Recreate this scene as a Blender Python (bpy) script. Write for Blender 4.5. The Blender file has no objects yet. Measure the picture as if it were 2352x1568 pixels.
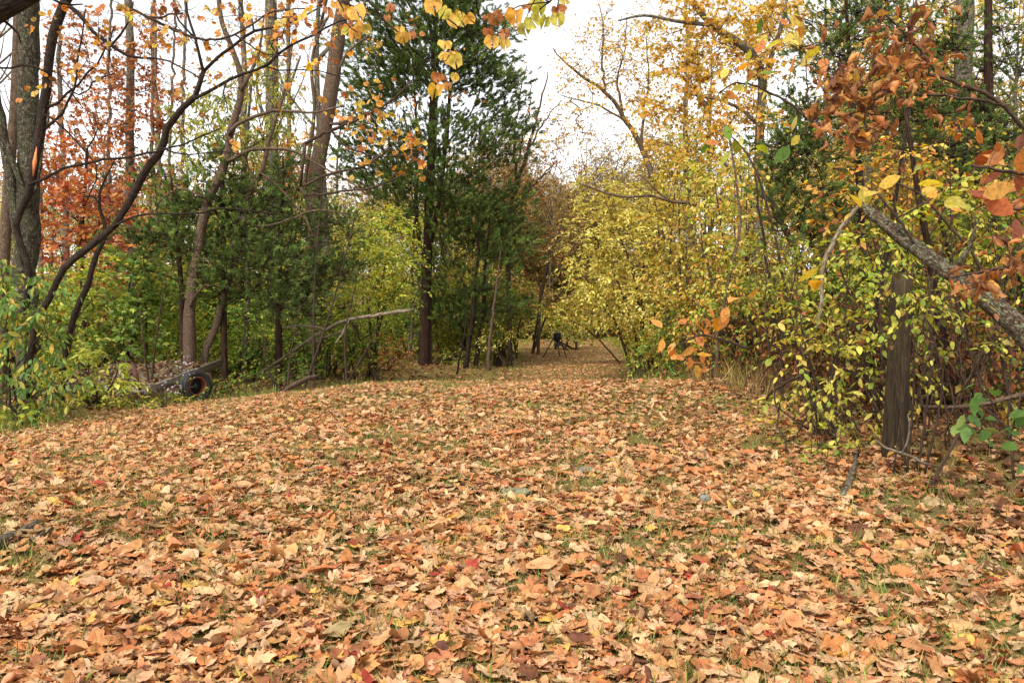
import bpy, math, time
import numpy as np
T0 = time.time()
C = bpy.context.scene.collection
SC = bpy.context.scene
RNG = np.random.default_rng(7)
F = 1900.0; CAMZ = 1.68; PITCH = math.atan(84 / F)
CAM = np.array([0, 0, CAMZ])
sP, cP = math.sin(PITCH), math.cos(PITCH)

def P(u, v, D):
    """point at depth D (metres along +Y) seen at plan position u, v"""
    a = (u - 1176) / F; b = (784 - v) / F
    d = np.array([a, cP + b * sP, -sP + b * cP])
    return CAM + d * (D / d[1])

def pxm(D):
    return D / F

def lin(c):
    c = np.asarray(c, float) / 255.0
    return np.where(c <= 0.04045, c / 12.92, ((c + 0.055) / 1.055) ** 2.4)

# ------------------------------------------------------------------ noise, ground
_tab = np.random.default_rng(3).random((256, 256))
def vnoise(x, y, s=1.0, off=0):
    x = np.asarray(x) * s + 37.3 + off * 17.7; y = np.asarray(y) * s + 91.7 + off * 5.1
    xi = np.floor(x).astype(int); yi = np.floor(y).astype(int)
    fx = x - xi; fy = y - yi
    fx = fx * fx * (3 - 2 * fx); fy = fy * fy * (3 - 2 * fy)
    g = lambda i, j: _tab[i & 255, j & 255]
    return (g(xi, yi) * (1 - fx) * (1 - fy) + g(xi + 1, yi) * fx * (1 - fy)
            + g(xi, yi + 1) * (1 - fx) * fy + g(xi + 1, yi + 1) * fx * fy)

_yy = np.linspace(-20, 500, 5201)
def _prof(pts, w):
    p = np.array(pts, float)
    z = np.interp(_yy, p[:, 0], p[:, 1])
    k = np.hanning(int(w * 10) | 1); k /= k.sum()
    return np.convolve(np.pad(z, len(k) // 2, mode='edge'), k, 'valid')
_pc = _prof([(-20, -1.05), (0, 0), (11, .53), (12, .51), (16, .1), (20, -.32), (26, -.68), (38, -.8), (60, -.9), (75, -.2), (110, 3), (200, 9), (500, 14)], 1.8)
_pl = _prof([(-20, -.8), (0, 0), (7, .33), (12, .1), (17, -.2), (25, -.55), (33, -.74), (39, -.8), (60, -.7), (75, 0), (110, 3), (200, 9), (500, 14)], 2.4)
_pr = _prof([(-20, -1.05), (0, 0), (8, .42), (11.5, .48), (16, .12), (20, -.2), (26, -.55), (38, -.75), (60, -.8), (75, -.1), (110, 3), (200, 9), (500, 14)], 2.4)
def G(x, y):
    x = np.asarray(x, float); y = np.asarray(y, float)
    a = np.interp(y, _yy, _pc); l = np.interp(y, _yy, _pl); r = np.interp(y, _yy, _pr)
    wl = np.clip((-x - 1.5) / 4.0, 0, 1); wl = wl * wl * (3 - 2 * wl)
    wr = np.clip((x - 2.5) / 3.0, 0, 1); wr = wr * wr * (3 - 2 * wr)
    z = a * (1 - wl - wr) + l * wl + r * wr
    bank = np.clip((x - 4.2 - .12 * np.maximum(y - 8, 0)) / 8, 0, 1) * .8 * np.clip((y - 4) / 4, 0, 1)
    bl = np.clip((-x - 8) / 14, 0, 1) * .5
    return z + bank + bl + (vnoise(x, y, .45) - .5) * .12 + (vnoise(x, y, 1.7, 2) - .5) * .035

def on_ground(u, D, sink=.05):
    x = (u - 1176) / F * D
    for _ in range(3):
        z = float(G(x, D)); b = P(u, 700, D); x = b[0]
    return np.array([x, D, float(G(x, D)) - sink])

def hit(u, v):
    """where the sight line through plan u, v meets the ground"""
    D = 4.0
    for _ in range(80):
        q = P(u, v, D); D += (q[2] - float(G(q[0], D))) * 2.0
    q = P(u, v, D); return np.array([q[0], D, float(G(q[0], D))])
STONES = [(1184, 1136, 32, 1.3), (1618, 1156, 13, .8), (1345, 1083, 26, .9)]

# ------------------------------------------------------------------ mesh building
def raw_mesh(name, V, loops, sizes, col=None, bk=None, smooth=False):
    me = bpy.data.meshes.new(name)
    V = np.ascontiguousarray(V, np.float32)
    me.vertices.add(len(V)); me.vertices.foreach_set('co', V.ravel())
    loops = np.ascontiguousarray(loops, np.int32); sizes = np.asarray(sizes, np.int32)
    me.loops.add(len(loops)); me.loops.foreach_set('vertex_index', loops)
    me.polygons.add(len(sizes))
    st = np.zeros(len(sizes), np.int32); st[1:] = np.cumsum(sizes)[:-1]
    me.polygons.foreach_set('loop_start', st)
    if smooth:
        me.polygons.foreach_set('use_smooth', np.ones(len(sizes), bool))
    if col is not None:
        a = me.attributes.new('Col', 'FLOAT_COLOR', 'POINT')
        cc = np.ones((len(V), 4), np.float32); cc[:, :3] = col
        a.data.foreach_set('color', cc.ravel())
    if bk is not None:
        a = me.attributes.new('bk', 'FLOAT_VECTOR', 'POINT')
        a.data.foreach_set('vector', np.ascontiguousarray(bk, np.float32).ravel())
    me.update(calc_edges=True)
    return me

class MB:
    """collects verts and faces, links them as ONE mesh object"""
    def __init__(s):
        s.V = []; s.L = []; s.S = []; s.col = []; s.bk = []; s.n = 0
    def add(s, V, loops, sizes, col=None, bk=None):
        V = np.asarray(V, float)
        s.V.append(V); s.L.append(np.asarray(loops, np.int64).ravel() + s.n); s.S.append(np.asarray(sizes))
        c = np.ones((len(V), 3)) if col is None else np.broadcast_to(np.asarray(col, float), (len(V), 3))
        s.col.append(c); s.bk.append(V.copy() if bk is None else bk); s.n += len(V)
    def build(s, name, mat, parent=None, smooth=False, loc=None):
        if not s.V:
            return None
        V = np.concatenate(s.V)
        off = np.array(parent_loc(parent)) if parent else (np.array(loc) if loc is not None else np.zeros(3))
        me = raw_mesh(name, V - off, np.concatenate(s.L), np.concatenate(s.S), np.concatenate(s.col), np.concatenate(s.bk), smooth)
        me.materials.append(mat)
        o = bpy.data.objects.new(name, me); C.objects.link(o)
        if parent: o.parent = parent
        elif loc is not None: o.location = loc
        return o
    def box(s, c, size, R=None, col=None):
        h = np.array(size) / 2.0
        q = np.array([[x, y, z] for x in (-1, 1) for y in (-1, 1) for z in (-1, 1)]) * h
        if R is not None: q = q @ np.asarray(R).T
        s.add(q + np.asarray(c), [0, 1, 3, 2, 4, 6, 7, 5, 0, 4, 5, 1, 2, 3, 7, 6, 0, 2, 6, 4, 1, 5, 7, 3], [4] * 6, col)
    def tube(s, pts, rad, sides=8, cap=True, rough=0.0, rng=RNG, l0=0.0):
        pts = np.asarray(pts, float); rad = np.broadcast_to(np.asarray(rad, float), (len(pts),))
        n = len(pts)
        t = np.gradient(pts, axis=0); t /= np.linalg.norm(t, axis=1, keepdims=True) + 1e-9
        ref = np.array([1.0, 0, 0]) if abs(t[0][0]) < .8 else np.array([0, 1.0, 0])
        N = np.zeros((n, 3)); v = ref
        for i in range(n):
            v = v - t[i] * v.dot(t[i]); v = v / (np.linalg.norm(v) + 1e-9); N[i] = v
        B = np.cross(t, N)
        th = np.arange(sides) * 2 * math.pi / sides
        rr = rad[:, None] * np.ones((1, sides))
        ln = np.concatenate([[0], np.cumsum(np.linalg.norm(np.diff(pts, axis=0), axis=1))]) + l0
        if rough:
            ph = rng.random(6) * 6.28
            rr = rr * (1 + rough * (np.sin(2 * th[None] + ph[0] + ln[:, None] * 1.3) + .8 * np.sin(3 * th[None] + ph[1] - ln[:, None] * 2.1) + .6 * np.sin(5 * th[None] + ph[2] + ln[:, None] * 4.7))
                       + rough * .7 * rng.standard_normal((n, sides)))
        V = pts[:, None] + rr[..., None] * (np.cos(th)[None, :, None] * N[:, None] + np.sin(th)[None, :, None] * B[:, None])
        bk = np.stack([np.cos(th)[None] * rad[:, None] + 0 * rr, np.sin(th)[None] * rad[:, None] + 0 * rr, ln[:, None] + 0 * rr], -1)
        i = np.arange(n - 1)[:, None] * sides; j = np.arange(sides)[None]
        a = i + j; b = i + (j + 1) % sides
        loops = np.stack([a, b, b + sides, a + sides], -1).reshape(-1)
        sizes = [4] * ((n - 1) * sides)
        if cap:
            loops = np.concatenate([loops, np.arange(sides)[::-1], (n - 1) * sides + np.arange(sides)]); sizes = sizes + [sides, sides]
        s.add(V.reshape(-1, 3), loops, sizes, None, bk.reshape(-1, 3))
    def twigs(s, A, M, E, r0, r1):
        """many 3-sided twigs start/mid/end at once"""
        A = np.asarray(A); n = len(A)
        if not n: return
        d = E - A; d /= np.linalg.norm(d, axis=1, keepdims=True) + 1e-9
        ref = np.where(np.abs(d[:, 2:3]) < .9, [[0, 0, 1.0]], [[1.0, 0, 0]])
        N = np.cross(d, ref); N /= np.linalg.norm(N, axis=1, keepdims=True) + 1e-9
        B = np.cross(d, N)
        r0 = np.broadcast_to(r0, (n,)); r1 = np.broadcast_to(r1, (n,))
        th = np.arange(3) * 2.0944
        ring = (np.cos(th)[None, :, None] * N[:, None] + np.sin(th)[None, :, None] * B[:, None])
        rows = [A[:, None] + ring * r0[:, None, None], M[:, None] + ring * ((r0 + r1) / 2)[:, None, None], E[:, None] + ring * r1[:, None, None]]
        V = np.stack(rows, 1).reshape(-1, 3)
        q = []
        for k in range(2):
            for j in range(3):
                q.append([k * 3 + j, k * 3 + (j + 1) % 3, k * 3 + 3 + (j + 1) % 3, k * 3 + 3 + j])
        q = np.array(q)
        loops = (q[None] + (np.arange(n) * 9)[:, None, None]).reshape(-1)
        s.add(V, loops, [4] * (n * 6))

def parent_loc(o):
    p = np.array(o.location)
    while o.parent:
        o = o.parent; p = p + np.array(o.location)
    return p

def tag(o, label, cat=None, group=None, kind=None):
    o['label'] = label
    if cat: o['category'] = cat
    if group: o['group'] = group
    if kind: o['kind'] = kind
    return o

def thing(name, label, cat, loc, group=None):
    o = bpy.data.objects.new(name, None); C.objects.link(o)
    o.empty_display_size = .2
    o.location = [float(q) for q in loc]
    return tag(o, label, cat, group)

def copy_tree(o, parent=None):
    c = o.copy(); C.objects.link(c)
    if parent: c.parent = parent
    for ch in list(o.children): copy_tree(ch, c)
    return c

# ------------------------------------------------------------------ materials
def new_mat(name):
    m = bpy.data.materials.new(name); m.use_nodes = True
    nt = m.node_tree; nt.nodes.clear()
    out = nt.nodes.new('ShaderNodeOutputMaterial')
    return m, nt, out
def N_(nt, t, **kw):
    n = nt.nodes.new('ShaderNode' + t)
    for k, v in kw.items():
        if k in n.inputs: n.inputs[k].default_value = v
        else: setattr(n, k, v)
    return n
def ramp(nt, fac, stops):
    r = nt.nodes.new('ShaderNodeValToRGB')
    el = r.color_ramp.elements
    while len(el) < len(stops): el.new(.5)
    for e, (p, c) in zip(el, stops):
        e.position = p; e.color = (c[0], c[1], c[2], 1) if hasattr(c, '__len__') else (c, c, c, 1)
    nt.links.new(fac, r.inputs[0])
    return r.outputs[0]
def mixc(nt, fac, a, b, mode='MIX'):
    m = nt.nodes.new('ShaderNodeMix'); m.data_type = 'RGBA'; m.blend_type = mode
    for sock, val in ((m.inputs[0], fac), (m.inputs[6], a), (m.inputs[7], b)):
        if hasattr(val, 'is_output'): nt.links.new(val, sock)
        else: sock.default_value = val if not hasattr(val, '__len__') else (*val[:3], 1)
    return m.outputs[2]

def leaf_mat(name, trans, scale=40, spots=.5, rough=.55, spec=.25):
    m, nt, out = new_mat(name)
    at = N_(nt, 'Attribute', attribute_name='Col')
    geo = N_(nt, 'NewGeometry'); tc = N_(nt, 'TexCoord')
    n1 = N_(nt, 'TexNoise', Scale=scale, Detail=3.0)
    nt.links.new(tc.outputs['Object'], n1.inputs['Vector'])
    f = ramp(nt, n1.outputs[0], [(.3, .62), (.5, 1.0), (.72, 1.18)])
    c = mixc(nt, 1.0, at.outputs['Color'], f, 'MULTIPLY')
    n2 = N_(nt, 'TexNoise', Scale=scale * 4.5, Detail=2.0)
    nt.links.new(tc.outputs['Object'], n2.inputs['Vector'])
    sp = ramp(nt, n2.outputs[0], [(.60, 0.0), (.70, spots)])
    c = mixc(nt, sp, c, tuple(lin((92, 50, 24))))
    p = N_(nt, 'BsdfPrincipled', Roughness=rough); p.inputs['Specular IOR Level'].default_value = spec
    nt.links.new(c, p.inputs['Base Color'])
    t = N_(nt, 'BsdfTranslucent')
    hs = N_(nt, 'HueSaturation', Saturation=1.12, Value=1.25); nt.links.new(c, hs.inputs['Color'])
    nt.links.new(hs.outputs[0], t.inputs['Color'])
    mx = N_(nt, 'MixShader', Fac=trans)
    nt.links.new(p.outputs[0], mx.inputs[1]); nt.links.new(t.outputs[0], mx.inputs[2])
    nt.links.new(mx.outputs[0], out.inputs[0])
    return m

def bark_mat(name, base, dark, lichen=None, amt=.5, scale=1.0, bump=.6, moss=None, crackw=.75, lw=.85, stretch=.22):
    m, nt, out = new_mat(name)
    at = N_(nt, 'Attribute', attribute_name='bk')
    mp = N_(nt, 'Mapping'); mp.inputs['Scale'].default_value = (1, 1, stretch)
    nt.links.new(at.outputs['Vector'], mp.inputs[0])
    n1 = N_(nt, 'TexNoise', Scale=26 * scale, Detail=7.0, Roughness=.65); nt.links.new(mp.outputs[0], n1.inputs['Vector'])
    vo = N_(nt, 'TexVoronoi', Scale=38 * scale, feature='DISTANCE_TO_EDGE'); nt.links.new(mp.outputs[0], vo.inputs['Vector'])
    crack = ramp(nt, vo.outputs['Distance'], [(.0, .25), (.22, 1.0)])
    c = ramp(nt, n1.outputs[0], [(.32, lin(dark)), (.5, (lin(dark) + lin(base)) / 2), (.68, lin(base))])
    c = mixc(nt, crackw, c, crack, 'MULTIPLY')
    if lichen is not None:
        n2 = N_(nt, 'TexNoise', Scale=17 * scale, Detail=6.0, Roughness=.75)
        nt.links.new(at.outputs['Vector'], n2.inputs['Vector'])
        lf = ramp(nt, n2.outputs[0], [(.62 - .25 * amt, 0.0), (.74 - .25 * amt, lw)])
        c = mixc(nt, lf, c, tuple(lin(lichen)))
    if moss is not None:
        n3 = N_(nt, 'TexNoise', Scale=5.0, Detail=4.0); nt.links.new(at.outputs['Vector'], n3.inputs['Vector'])
        mf = ramp(nt, n3.outputs[0], [(.5, 0.0), (.68, .7)])
        c = mixc(nt, mf, c, tuple(lin(moss)))
    p = N_(nt, 'BsdfPrincipled', Roughness=.9); p.inputs['Specular IOR Level'].default_value = .15
    nt.links.new(c, p.inputs['Base Color'])
    h = mixc(nt, .5 * crackw / .75, n1.outputs[0], crack)
    b = N_(nt, 'Bump', Strength=bump, Distance=.02); nt.links.new(h, b.inputs['Height'])
    nt.links.new(b.outputs[0], p.inputs['Normal']); nt.links.new(p.outputs[0], out.inputs[0])
    return m

def plain_mat(name, c1, c2, scale=12, rough=.6, metal=0.0, stretch=(1, 1, 1), bump=.3, c3=None):
    m, nt, out = new_mat(name)
    tc = N_(nt, 'TexCoord'); mp = N_(nt, 'Mapping'); mp.inputs['Scale'].default_value = stretch
    nt.links.new(tc.outputs['Object'], mp.inputs[0])
    n1 = N_(nt, 'TexNoise', Scale=scale, Detail=6.0, Roughness=.6); nt.links.new(mp.outputs[0], n1.inputs['Vector'])
    c = ramp(nt, n1.outputs[0], [(.35, lin(c1)), (.65, lin(c2))])
    if c3 is not None:
        n2 = N_(nt, 'TexNoise', Scale=scale * .6, Detail=5.0); nt.links.new(tc.outputs['Object'], n2.inputs['Vector'])
        c = mixc(nt, ramp(nt, n2.outputs[0], [(.5, 0.0), (.62, .9)]), c, tuple(lin(c3)))
    p = N_(nt, 'BsdfPrincipled', Roughness=rough, Metallic=metal)
    nt.links.new(c, p.inputs['Base Color'])
    b = N_(nt, 'Bump', Strength=bump, Distance=.01); nt.links.new(n1.outputs[0], b.inputs['Height'])
    nt.links.new(b.outputs[0], p.inputs['Normal']); nt.links.new(p.outputs[0], out.inputs[0])
    return m

M = {}
M['leaf'] = leaf_mat('autumn_leaf', .45, 14, .25)
M['bigleaf'] = leaf_mat('spotted_leaf', .5, 45, .75)
M['litter'] = leaf_mat('dry_leaf', .12, 26, .45, .7, .2)
M['needle'] = leaf_mat('cedar_scale_leaf', .22, 6, 0.0, .6, .2)
M['blade'] = leaf_mat('grass_blade', .35, 6, 0.0, .6, .2)
M['bark_lichen'] = bark_mat('grey_lichen_bark', (92, 80, 66), (30, 25, 21), (118, 120, 98), .40, 1.25, 1.0, (70, 74, 46))
M['bark_dark'] = bark_mat('dark_brown_bark', (66, 52, 42), (28, 22, 18), (80, 82, 64), .15, 1.5, .6)
M['bark_brown'] = bark_mat('smooth_brown_bark', (114, 92, 74), (66, 50, 40), (132, 124, 106), .3, 1.6, .25)
M['bark_grey'] = bark_mat('pale_grey_bark', (126, 114, 98), (66, 57, 48), (134, 134, 116), .35, 1.0, .6)
M['bark_cedar'] = bark_mat('red_cedar_bark', (82, 58, 46), (32, 23, 20), None, .5, 1.4, 1.0, None, .75, .85, .08)
M['bark_log'] = bark_mat('peeling_lichen_log', (104, 80, 62), (34, 26, 21), (126, 134, 108), .55, 1.7, 1.2, None, .6, .7)
M['bark_twig'] = bark_mat('twig_bark', (92, 74, 60), (44, 34, 28), None, .5, 2.0, .2)
M['deadwood'] = bark_mat('bleached_dead_wood', (152, 136, 114), (86, 72, 58), (150, 146, 128), .3, 1.2, .4)
M['post'] = bark_mat('weathered_post_wood', (80, 66, 47), (42, 35, 26), (70, 70, 48), .35, 1.4, .8, None, .5, .5, .07)

# ------------------------------------------------------------------ leaf templates  (x across, y along, z normal)
def fan(out, centre=(0, .35, 0), tint_c=.86, ring=True):
    out = np.array(out, float); n = len(out); c = np.array(centre, float)
    if ring:
        inner = c + (out - c) * .52
        V = np.vstack([c[None], inner, out])
        t = []
        for i in range(n):
            j = (i + 1) % n
            t += [[0, 1 + i, 1 + j], [1 + i, 1 + n + i, 1 + n + j], [1 + i, 1 + n + j, 1 + j]]
        tint = np.concatenate([[tint_c], np.full(n, .97), np.full(n, 1.02)])
    else:
        V = np.vstack([c[None], out]); t = [[0, 1 + i, 1 + (i + 1) % n] for i in range(n)]
        tint = np.concatenate([[tint_c], np.full(n, 1.0)])
    return V, np.array(t), tint

def curl(V, r, k=.5):
    V = V.copy(); x, y = V[:, 0], V[:, 1] - .4
    a = r.random() * 6.28; p = x * math.cos(a) + y * math.sin(a); q = -x * math.sin(a) + y * math.cos(a)
    V[:, 2] += k * r.uniform(-1, 1.6) * p * p + k * .7 * r.uniform(-1, 1.4) * q * q + k * .35 * np.sin(5 * p + r.random() * 6) * .4 + .06 * k * r.standard_normal(len(V))
    return V

def maple_outline(r, fine=True):
    if fine:
        a = [0, 9, 15, 26, 37, 44, 53, 61, 71, 84, 98, 110, 126, 158]
        q = [1, .74, .74, .46, .70, .70, .92, .68, .68, .40, .5, .6, .42, .25]
    else:
        a = [0, 13, 26, 42, 53, 66, 84, 108, 150]
        q = [1, .72, .46, .70, .92, .68, .40, .58, .26]
    o = []
    for s in (1, -1):
        rows = list(zip(a, q)) if s == 1 else list(zip(a, q))[:0:-1]
        for (d, k) in rows:
            k2 = k * (1 + .07 * r.standard_normal())
            o.append((s * k2 * math.sin(math.radians(d)) * 1.02, .42 + k2 * .62 * math.cos(math.radians(d)), 0))
    return [(x * .62, y, z) for x, y, z in o]

def make_templates():
    r = np.random.default_rng(11); T = {}
    T['maple'] = []; T['maple_lo'] = []; T['oval_litter'] = []
    for i in range(10):
        V, t, c = fan(maple_outline(r), (0, .4, 0), .84); T['maple'].append((curl(V, r, .62), t, c * (1 + .04 * r.standard_normal(len(c)))))
        V, t, c = fan(maple_outline(r, False), (0, .4, 0), .84, False); T['maple_lo'].append((curl(V, r, .7), t, c))
    def oval(n=12, w=.3):
        return [(w * math.sin(a) * (1 + .12 * math.cos(a)), .5 - .5 * math.cos(a), 0) for a in np.arange(n) * 2 * math.pi / n]
    for i in range(6):
        V, t, c = fan(oval(12, r.uniform(.24, .36)), (0, .5, 0), .85); T['oval_litter'].append((curl(V, r, .8), t, c))
    # redbud / grape heart leaf
    T['heart'] = []
    for i in range(8):
        a = [0, 14, 32, 52, 75, 100, 128, 152, 168]; q = [1.02, .82, .78, .80, .80, .78, .72, .58, .36]
        o = []
        for s in (1, -1):
            rows = list(zip(a, q)) if s == 1 else list(zip(a, q))[:0:-1]
            for d, k in rows:
                k2 = k * (1 + .05 * r.standard_normal())
                o.append((s * k2 * .62 * math.sin(math.radians(d)), .42 + .58 * k2 * math.cos(math.radians(d)), 0))
        o.append((0, .16, 0))
        V, t, c = fan(o, (0, .3, 0), .9); T['heart'].append((curl(V, r, .55), t, c * (1 + .05 * r.standard_normal(len(c)))))
    # ovate leaf with midrib, 8 outline points, drooping
    T['ov'] = []; T['ov_lo'] = []; T['lance'] = []
    for i in range(8):
        def blade(w, fold, droop, ys=(0, .22, .5, .78, 1.0), ws=(0, .8, 1, .62, 0)):
            V = []; tint = []
            for y, k in zip(ys, ws):
                z = -droop * y * y
                V += [(-w * k, y, z + fold * k), (0, y, z), (w * k, y, z + fold * k)]; tint += [1.0, .93, 1.0]
            t = []
            for j in range(len(ys) - 1):
                b = j * 3
                for s in (0, 1):
                    q0, q1, q2, q3 = b + s, b + s + 1, b + s + 4, b + s + 3
                    if j > 0: t.append([q0, q1, q2])
                    else: t.append([b + 1, q2, q3])
                    if j > 0 and j < len(ys) - 2: t.append([q0, q2, q3])
                    elif j == len(ys) - 2: pass
            V = np.array(V, float); V[:, 0] += .05 * r.standard_normal() * V[:, 1] ** 2
            return V, np.array(t), np.array(tint)
        T['ov'].append(blade(r.uniform(.24, .32), r.uniform(-.02, .1), r.uniform(.02, .3)))
        T['lance'].append(blade(r.uniform(.14, .2), r.uniform(0, .08), r.uniform(.1, .45)))
        w = r.uniform(.24, .34)
        V = np.array([(0, 0, 0), (-w, .45, .06), (0, 1, -r.uniform(0, .25)), (w, .45, .06)])
        T['ov_lo'].append((V, np.array([[0, 2, 1], [0, 3, 2]]), np.array([.95, 1, 1, 1.0])))
    # curled, crumpled dead leaf
    T['curled'] = []
    for i in range(8):
        V = []; tt = []; k = r.uniform(3.0, 5.6); tw = r.uniform(-2.4, 2.4); bend = r.uniform(.3, 1.5)
        ny, nx = 7, 5
        for a in range(ny):
            y = a / (ny - 1); w = .34 * math.sin(math.pi * min(1, max(0.03, y)) ** .9) + .015
            for b in range(nx):
                s = (b / (nx - 1) - .5) * 2; an = s * k * .5 + tw * y
                rr = w / (k * .5)
                V.append((rr * math.sin(an) + .04 * r.standard_normal(), y * (1 - .25 * bend * y), rr * (1 - math.cos(an)) - bend * .45 * y * y + .10 * math.sin(9 * y + 3 * s) * w + .035 * r.standard_normal()))
                tt.append(1 + .1 * r.standard_normal())
        t = []
        for a in range(ny - 1):
            for b in range(nx - 1):
                q = a * nx + b; t += [[q, q + 1, q + nx + 1], [q, q + nx + 1, q + nx]]
        T['curled'].append((np.array(V), np.array(t), np.array(tt)))
    # cedar plume
    T['cedar'] = []
    for i in range(6):
        V = []; t = []; tint = []
        for k in range(46):
            y0 = r.uniform(0, .75); ang = r.random() * 6.28; spread = r.uniform(.25, .95)
            d = np.array([math.cos(ang) * spread, 1.0, math.sin(ang) * spread]); d /= np.linalg.norm(d)
            L = r.uniform(.2, .4) * (1.1 - .5 * y0); w = r.uniform(.024, .04)
            s = np.cross(d, r.standard_normal(3)); s /= np.linalg.norm(s)
            b0 = np.array([0, y0, 0]) + .06 * r.standard_normal(3)
            n = len(V); V += [b0 - s * w * .6, b0 + s * w * .6, b0 + d * L * .6 + s * w, b0 + d * L, b0 + d * L * .6 - s * w]
            t += [[n, n + 1, n + 2], [n, n + 2, n + 4], [n + 4, n + 2, n + 3]]
            q = r.uniform(.7, 1.4); tint += [q] * 5
        T['cedar'].append((np.array(V), np.array(t), np.array(tint)))
    # grass blade (bent)
    T['blade'] = []
    for i in range(6):
        b = r.uniform(.1, .8); w = .05
        V = np.array([(-w, 0, 0), (w, 0, 0), (-w * .8, .5, b * .2), (w * .8, .5, b * .2), (0, 1 - b * .2, b * .75)])
        T['blade'].append((V, np.array([[0, 1, 3], [0, 3, 2], [2, 3, 4]]), np.array([.9, .9, 1, 1, 1.05])))
    # composite compound-leaf head of small flowers
    T['flower'] = []
    for i in range(3):
        V = []; t = []
        for k in range(9):
            a = k * 6.283 / 9; n = len(V)
            V += [(0, 0, 0), (math.cos(a - .2) * .9, .15, math.sin(a - .2) * .9), (math.cos(a + .2), .2, math.sin(a + .2))]
            t.append([n, n + 1, n + 2])
        T['flower'].append((np.array(V, float), np.array(t), np.ones(len(V))))
    return T
TM = make_templates()

FOL = .96
def pick(pal, n, r, jit=.12, FOL=FOL):
    """n albedo colours drawn from a palette [(sRGB, weight), ...]"""
    w = np.array([p[1] for p in pal], float); w /= w.sum()
    c = np.array([lin(p[0]) for p in pal])[r.choice(len(pal), n, p=w)]
    c = c * (1 + jit * r.standard_normal((n, 1))) * (1 + .05 * r.standard_normal((n, 3)))
    g = c.mean(1, keepdims=True)
    return np.clip((c * .9 + g * .1) * FOL, .004, .85)

def put_leaves(mb, kind, pos, d, nrm, size, col, r, wide=None):
    """scatter leaf templates into a mesh"""
    pos = np.asarray(pos); n = len(pos)
    if n == 0: return
    d = d / (np.linalg.norm(d, axis=1, keepdims=True) + 1e-9)
    z = nrm - d * np.sum(nrm * d, axis=1, keepdims=True)
    bad = np.linalg.norm(z, axis=1) < 1e-3; z[bad] = np.cross(d[bad], [1.0, .3, .2])
    z /= np.linalg.norm(z, axis=1, keepdims=True)
    x = np.cross(d, z)
    if wide is not None: x = x * np.broadcast_to(wide, (n,))[:, None]
    size = np.broadcast_to(size, (n,))
    which = r.integers(0, len(TM[kind]), n)
    for k, (V, t, tint) in enumerate(TM[kind]):
        m = np.nonzero(which == k)[0]
        if len(m) == 0: continue
        s = size[m][:, None, None]
        W = pos[m][:, None] + s * (V[None, :, 0:1] * x[m][:, None] + V[None, :, 1:2] * d[m][:, None] + V[None, :, 2:3] * z[m][:, None])
        cc = col[m][:, None] * tint[None, :, None]
        loops = (t[None] + (np.arange(len(m)) * len(V))[:, None, None]).reshape(-1)
        mb.add(W.reshape(-1, 3), loops, np.full(len(m) * len(t), 3), cc.reshape(-1, 3), None)

# ------------------------------------------------------------------ palettes (leaf albedo, sRGB)
TAN = [((206, 160, 100), 4), ((190, 144, 88), 3), ((216, 176, 108), 2), ((168, 132, 96), 2), ((196, 150, 70), 1)]
YEL = [((226, 204, 92), 4), ((208, 192, 78), 3), ((234, 216, 126), 2), ((180, 178, 68), 2.4), ((210, 156, 60), .5)]
GOLD = [((226, 174, 58), 4), ((230, 190, 78), 3), ((206, 144, 46), 1.6), ((206, 188, 72), 2), ((170, 110, 40), .7)]
YGR = [((158, 168, 46), 4), ((182, 178, 52), 3), ((126, 152, 46), 3), ((206, 188, 62), 1.5), ((96, 132, 44), 1)]
GRN = [((98, 142, 46), 4), ((82, 126, 42), 3), ((130, 160, 50), 3), ((160, 168, 52), 1.5), ((70, 104, 44), 1)]
ORA = [((210, 140, 60), 4), ((196, 120, 54), 3), ((220, 160, 76), 2), ((168, 98, 50), 2), ((208, 172, 84), .8)]
RED = [((184, 92, 62), 4), ((200, 118, 74), 3), ((160, 74, 54), 2), ((210, 138, 88), 2), ((140, 78, 54), 1)]
BRN = [((136, 80, 46), 4), ((164, 96, 54), 3), ((104, 60, 38), 3), ((186, 122, 72), 1.5), ((84, 48, 34), 1)]
RUST = [((196, 120, 62), 4), ((180, 96, 46), 3), ((214, 148, 78), 2), ((150, 84, 46), 1)]
CED = [((88, 108, 44), 4), ((104, 122, 50), 3), ((74, 92, 40), 3), ((124, 134, 62), 1)]
OLI = [((120, 120, 48), 3), ((142, 136, 52), 3), ((104, 96, 44), 2), ((166, 146, 60), 1.5), ((130, 86, 44), 1)]

# ------------------------------------------------------------------ growing plants
def resample(pts, rad, step, r, jit=0.0):
    pts = np.asarray(pts, float); rad = np.asarray(rad, float)
    if len(pts) < 2: return pts, rad
    L = np.concatenate([[0], np.cumsum(np.linalg.norm(np.diff(pts, axis=0), axis=1))])
    n = max(2, int(math.ceil(L[-1] / step)) + 1)
    s = np.linspace(0, L[-1], n)
    # Catmull-Rom through the points
    ext = np.vstack([2 * pts[0] - pts[1], pts, 2 * pts[-1] - pts[-2]])
    i = np.clip(np.searchsorted(L, s, side='right') - 1, 0, len(pts) - 2)
    t = ((s - L[i]) / np.maximum(L[i + 1] - L[i], 1e-9))[:, None]
    p0, p1, p2, p3 = ext[i], ext[i + 1], ext[i + 2], ext[i + 3]
    q = .5 * ((2 * p1) + (-p0 + p2) * t + (2 * p0 - 5 * p1 + 4 * p2 - p3) * t ** 2 + (-p0 + 3 * p1 - 3 * p2 + p3) * t ** 3)
    if jit: q[1:-1] += jit * r.standard_normal(q[1:-1].shape)
    return q, np.interp(s, L, rad)

def poly(pts):
    """[(u, v, D, half width in plan px)] -> points, radii in metres"""
    return np.array([P(u, v, D) for u, v, D, w in pts]), np.array([w * pxm(D) for u, v, D, w in pts])

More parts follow.
